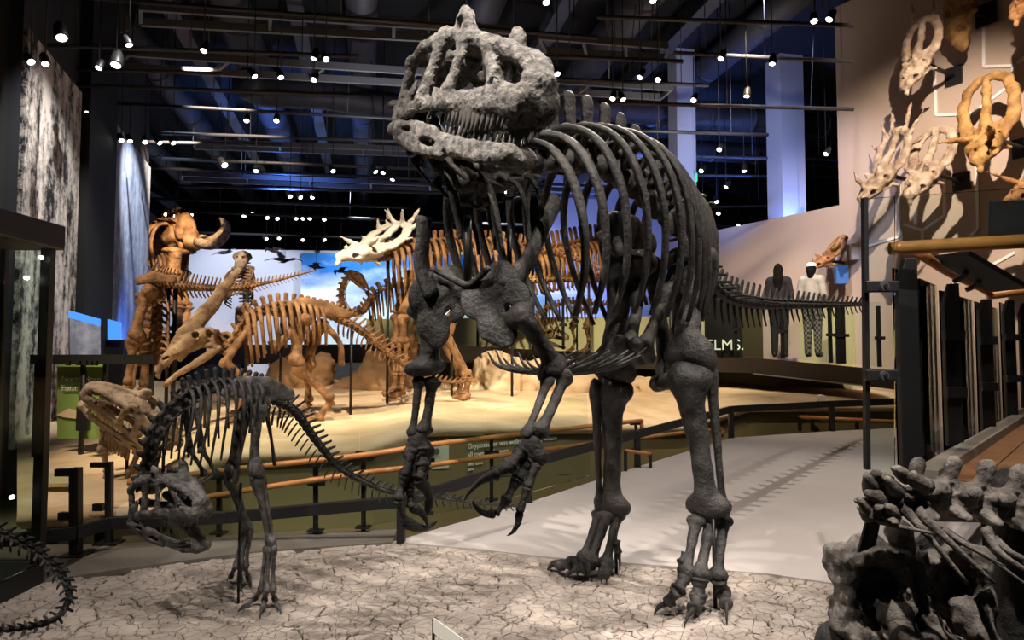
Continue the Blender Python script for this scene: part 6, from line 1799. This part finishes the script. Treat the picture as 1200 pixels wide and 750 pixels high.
# ------------------------------------------------------------------ hanging birds in front of the sky
def bird(px, py, Y, w, bank, mat, label):
    c = P(px, py, Y)
    t = thing('bird_model', label, 'bird', c)
    s = Sculpt(.04); s.cap([(.3, 0, .02), (.1, 0, 0), (-.15, 0, 0), (-.42, 0, .02)], [.05, .09, .08, .03]); s.cap([(.3, 0, .02), (.44, 0, .0)], [.05, .012]); s.cap([(-.35, .02, .02), (-.55, .08, .03)], [.05, .03], (0, 0, 1), 3)
    for y in (1,):
        s.cap([(.05, .05, .03), (.12, .4, .12), (.0, .8, .08), (-.18, 1.1, .0)], [.09, .1, .07, .02], (0, 0, 1), 3.5)
        s.cap([(-.05, .1, .02), (-.05, .5, .08)], [.11, .08], (0, 0, 1), 4)
    add('body', nmesh('bird_body', s.build(.025, mirror=True)), mat, t, frame(c, Vector((math.cos(bank), -math.sin(bank) * .8, .1)), (.25 * math.sin(bank * 2), -.35, 1), w))
    drop('wire', c, t, .006, 'steel_black')
mat_plain('feather_white', (.6, .5, .45), .7); mat_plain('feather_dark', (.10, .06, .045), .7)
bird(264, 296, 21.0, .62, .3, 'feather_white', 'pale bird model hanging wings spread beside the mammoth tusks')
bird(320, 294, 21.0, .62, 2.2, 'feather_white', 'pale bird model hanging with raised wings behind the pale upright skeleton')
bird(334, 306, 20.5, .6, .9, 'feather_dark', 'dark bird model hanging near the edge of the sky mural')
bird(370, 313, 20.5, .56, 2.9, 'feather_dark', 'dark bird model gliding before the deep blue of the sky mural')
bird(399, 318, 20.5, .52, 3.3, 'feather_dark', 'dark bird model gliding above the curled neck')

# ------------------------------------------------------------------ two visitors, seen from behind
def person(px, yfeet, Y, h, label, coat, pants, hair, cap_, yaw, long_hair):
    g = P(px, yfeet, Y)
    t = thing('person', label, 'person', g)
    M = Matrix.Translation(g) @ Matrix.Rotation(yaw, 4, 'Z') @ Matrix.Diagonal((h / 1.7 * .86, h / 1.7 * .95, h / 1.7, 1))
    # local: facing +y, x to the right
    def body(extra, only=None):
        s = Sculpt(.05); e = extra
        if only in (None, 'legs'):
            for sd in (-1, 1):
                s.cap([(.09 * sd, 0, .90), (.10 * sd, .01, .50), (.105 * sd, -.01, .09)], [.105 + e, .07 + e, .05 + e])
            s.cap([(-.08, 0, .93), (.08, 0, .93)], [.115 + e, .115 + e])
        if only in (None, 'torso'):
            s.cap([(0, 0, .98), (0, -.01, 1.2), (0, 0, 1.38)], [.135 + e, .14 + e, .12 + e], (0, 1, 0), 1.25)
            s.cap([(-.15, 0, 1.40), (.15, 0, 1.40)], [.065 + e, .065 + e])
            for sd in (-1, 1): s.cap([(.19 * sd, 0, 1.39), (.245 * sd, -.02, 1.12), (.20 * sd, .17, .98)], [.06 + e, .05 + e, .04 + e])
        if only is None:
            for sd in (-1, 1):
                s.cap([(.20 * sd, .17, .98), (.16 * sd, .23, .97)], [.035, .03])
                for k in range(4): s.cap([(.16 * sd, .23, .985 - .018 * k), (.10 * sd, .27 - .004 * k, .99 - .02 * k)], [.011, .009])
                s.cap([(.17 * sd, .22, .99), (.14 * sd, .23, 1.04)], [.012, .01])
                s.cap([(.105 * sd, -.02, .05), (.115 * sd, .12, .035)], [.045, .038])
            s.cap([(0, 0, 1.4), (0, .01, 1.5)], [.055, .05]); s.ell((0, .02, 1.585), (.075, .095, .115)); s.cap([(0, .1, 1.56), (0, .125, 1.55)], [.018, .014])
            for sd in (-1, 1): s.ell((.076 * sd, .02, 1.575), (.012, .022, .032))
            s.ell((.03, .112, 1.595), (.014, .012, .009), sub=True); s.ell((-.03, .112, 1.595), (.014, .012, .009), sub=True); s.ell((0, .118, 1.525), (.025, .01, .005), sub=True)
        return s
    add('body', nmesh('person_body', body(0).build(.014)), 'skin', t, M)
    add('trousers', nmesh('trousers', body(.016, 'legs').build(.016, noise=.006, nfreq=16)), pants, t, M)
    add('jacket', nmesh('jacket', body(.022, 'torso').build(.016, noise=.008, nfreq=14)), coat, t, M)
    s = Sculpt(.03)
    for sd in (-1, 1): s.cap([(.105 * sd, -.03, .045), (.118 * sd, .14, .04)], [.052, .046])
    add('shoes', nmesh('shoes', s.build(.014)), 'steel_black', t, M)
    s = Sculpt(.03); s.ell((0, -.012, 1.61), (.098, .105, .118))
    if long_hair: s.cap([(0, -.05, 1.58), (0, -.10, 1.42), (0, -.115, 1.25)], [.10, .10, .06], (0, 1, 0), 1.5)
    else: s.cap([(0, -.06, 1.55), (0, -.08, 1.47)], [.09, .06])
    s.ell((0, .12, 1.56), (.075, .07, .1), sub=True)
    add('hair', nmesh('hair', s.build(.013, noise=.01, nfreq=25)), hair, t, M)
    if cap_:
        s = Sculpt(.02); s.ell((0, .0, 1.66), (.105, .115, .07)); s.cap([(-.05, .12, 1.64), (.05, .12, 1.64)], [.05, .05], (0, 0, 1), 4)
        add('cap', nmesh('cap', s.build(.012)), 'white_print', t, M)
mat_plain('skin', (.42, .24, .16), .6)
mat_plain('cloth_black', (.012, .012, .014), .9, var=.3)
mat_plain('cloth_grey', (.33, .32, .31), .9, var=.12)
mat_plain('hair_black', (.006, .005, .0045), .95, 0, .1)
def mat_plaid():
    m, nt, out = new_mat('plaid'); b = principled(nt, .9, 0, .2)
    tc = nt.nodes.new('ShaderNodeTexCoord'); mp = nt.nodes.new('ShaderNodeMapping'); mp.inputs['Scale'].default_value = (1, 1, 1)
    ck = nt.nodes.new('ShaderNodeTexChecker'); ck.inputs['Scale'].default_value = 22; ck.inputs[1].default_value = (.03, .03, .033, 1); ck.inputs[2].default_value = (.16, .155, .15, 1)
    nt.links.new(tc.outputs['Object'], ck.inputs[0]); nt.links.new(ck.outputs[0], b.inputs['Base Color']); nt.links.new(b.outputs[0], out.inputs[0])
mat_plaid()
person(914, 418, 12.5, 1.68, 'person with long dark hair in black clothes standing at the walkway glass', 'cloth_black', 'cloth_black', 'hair_black', False, -.5, True)
person(953, 418, 12.0, 1.64, 'person in a white cap, grey jacket and checked trousers on the walkway', 'cloth_grey', 'plaid', 'hair_black', True, -.7, False)
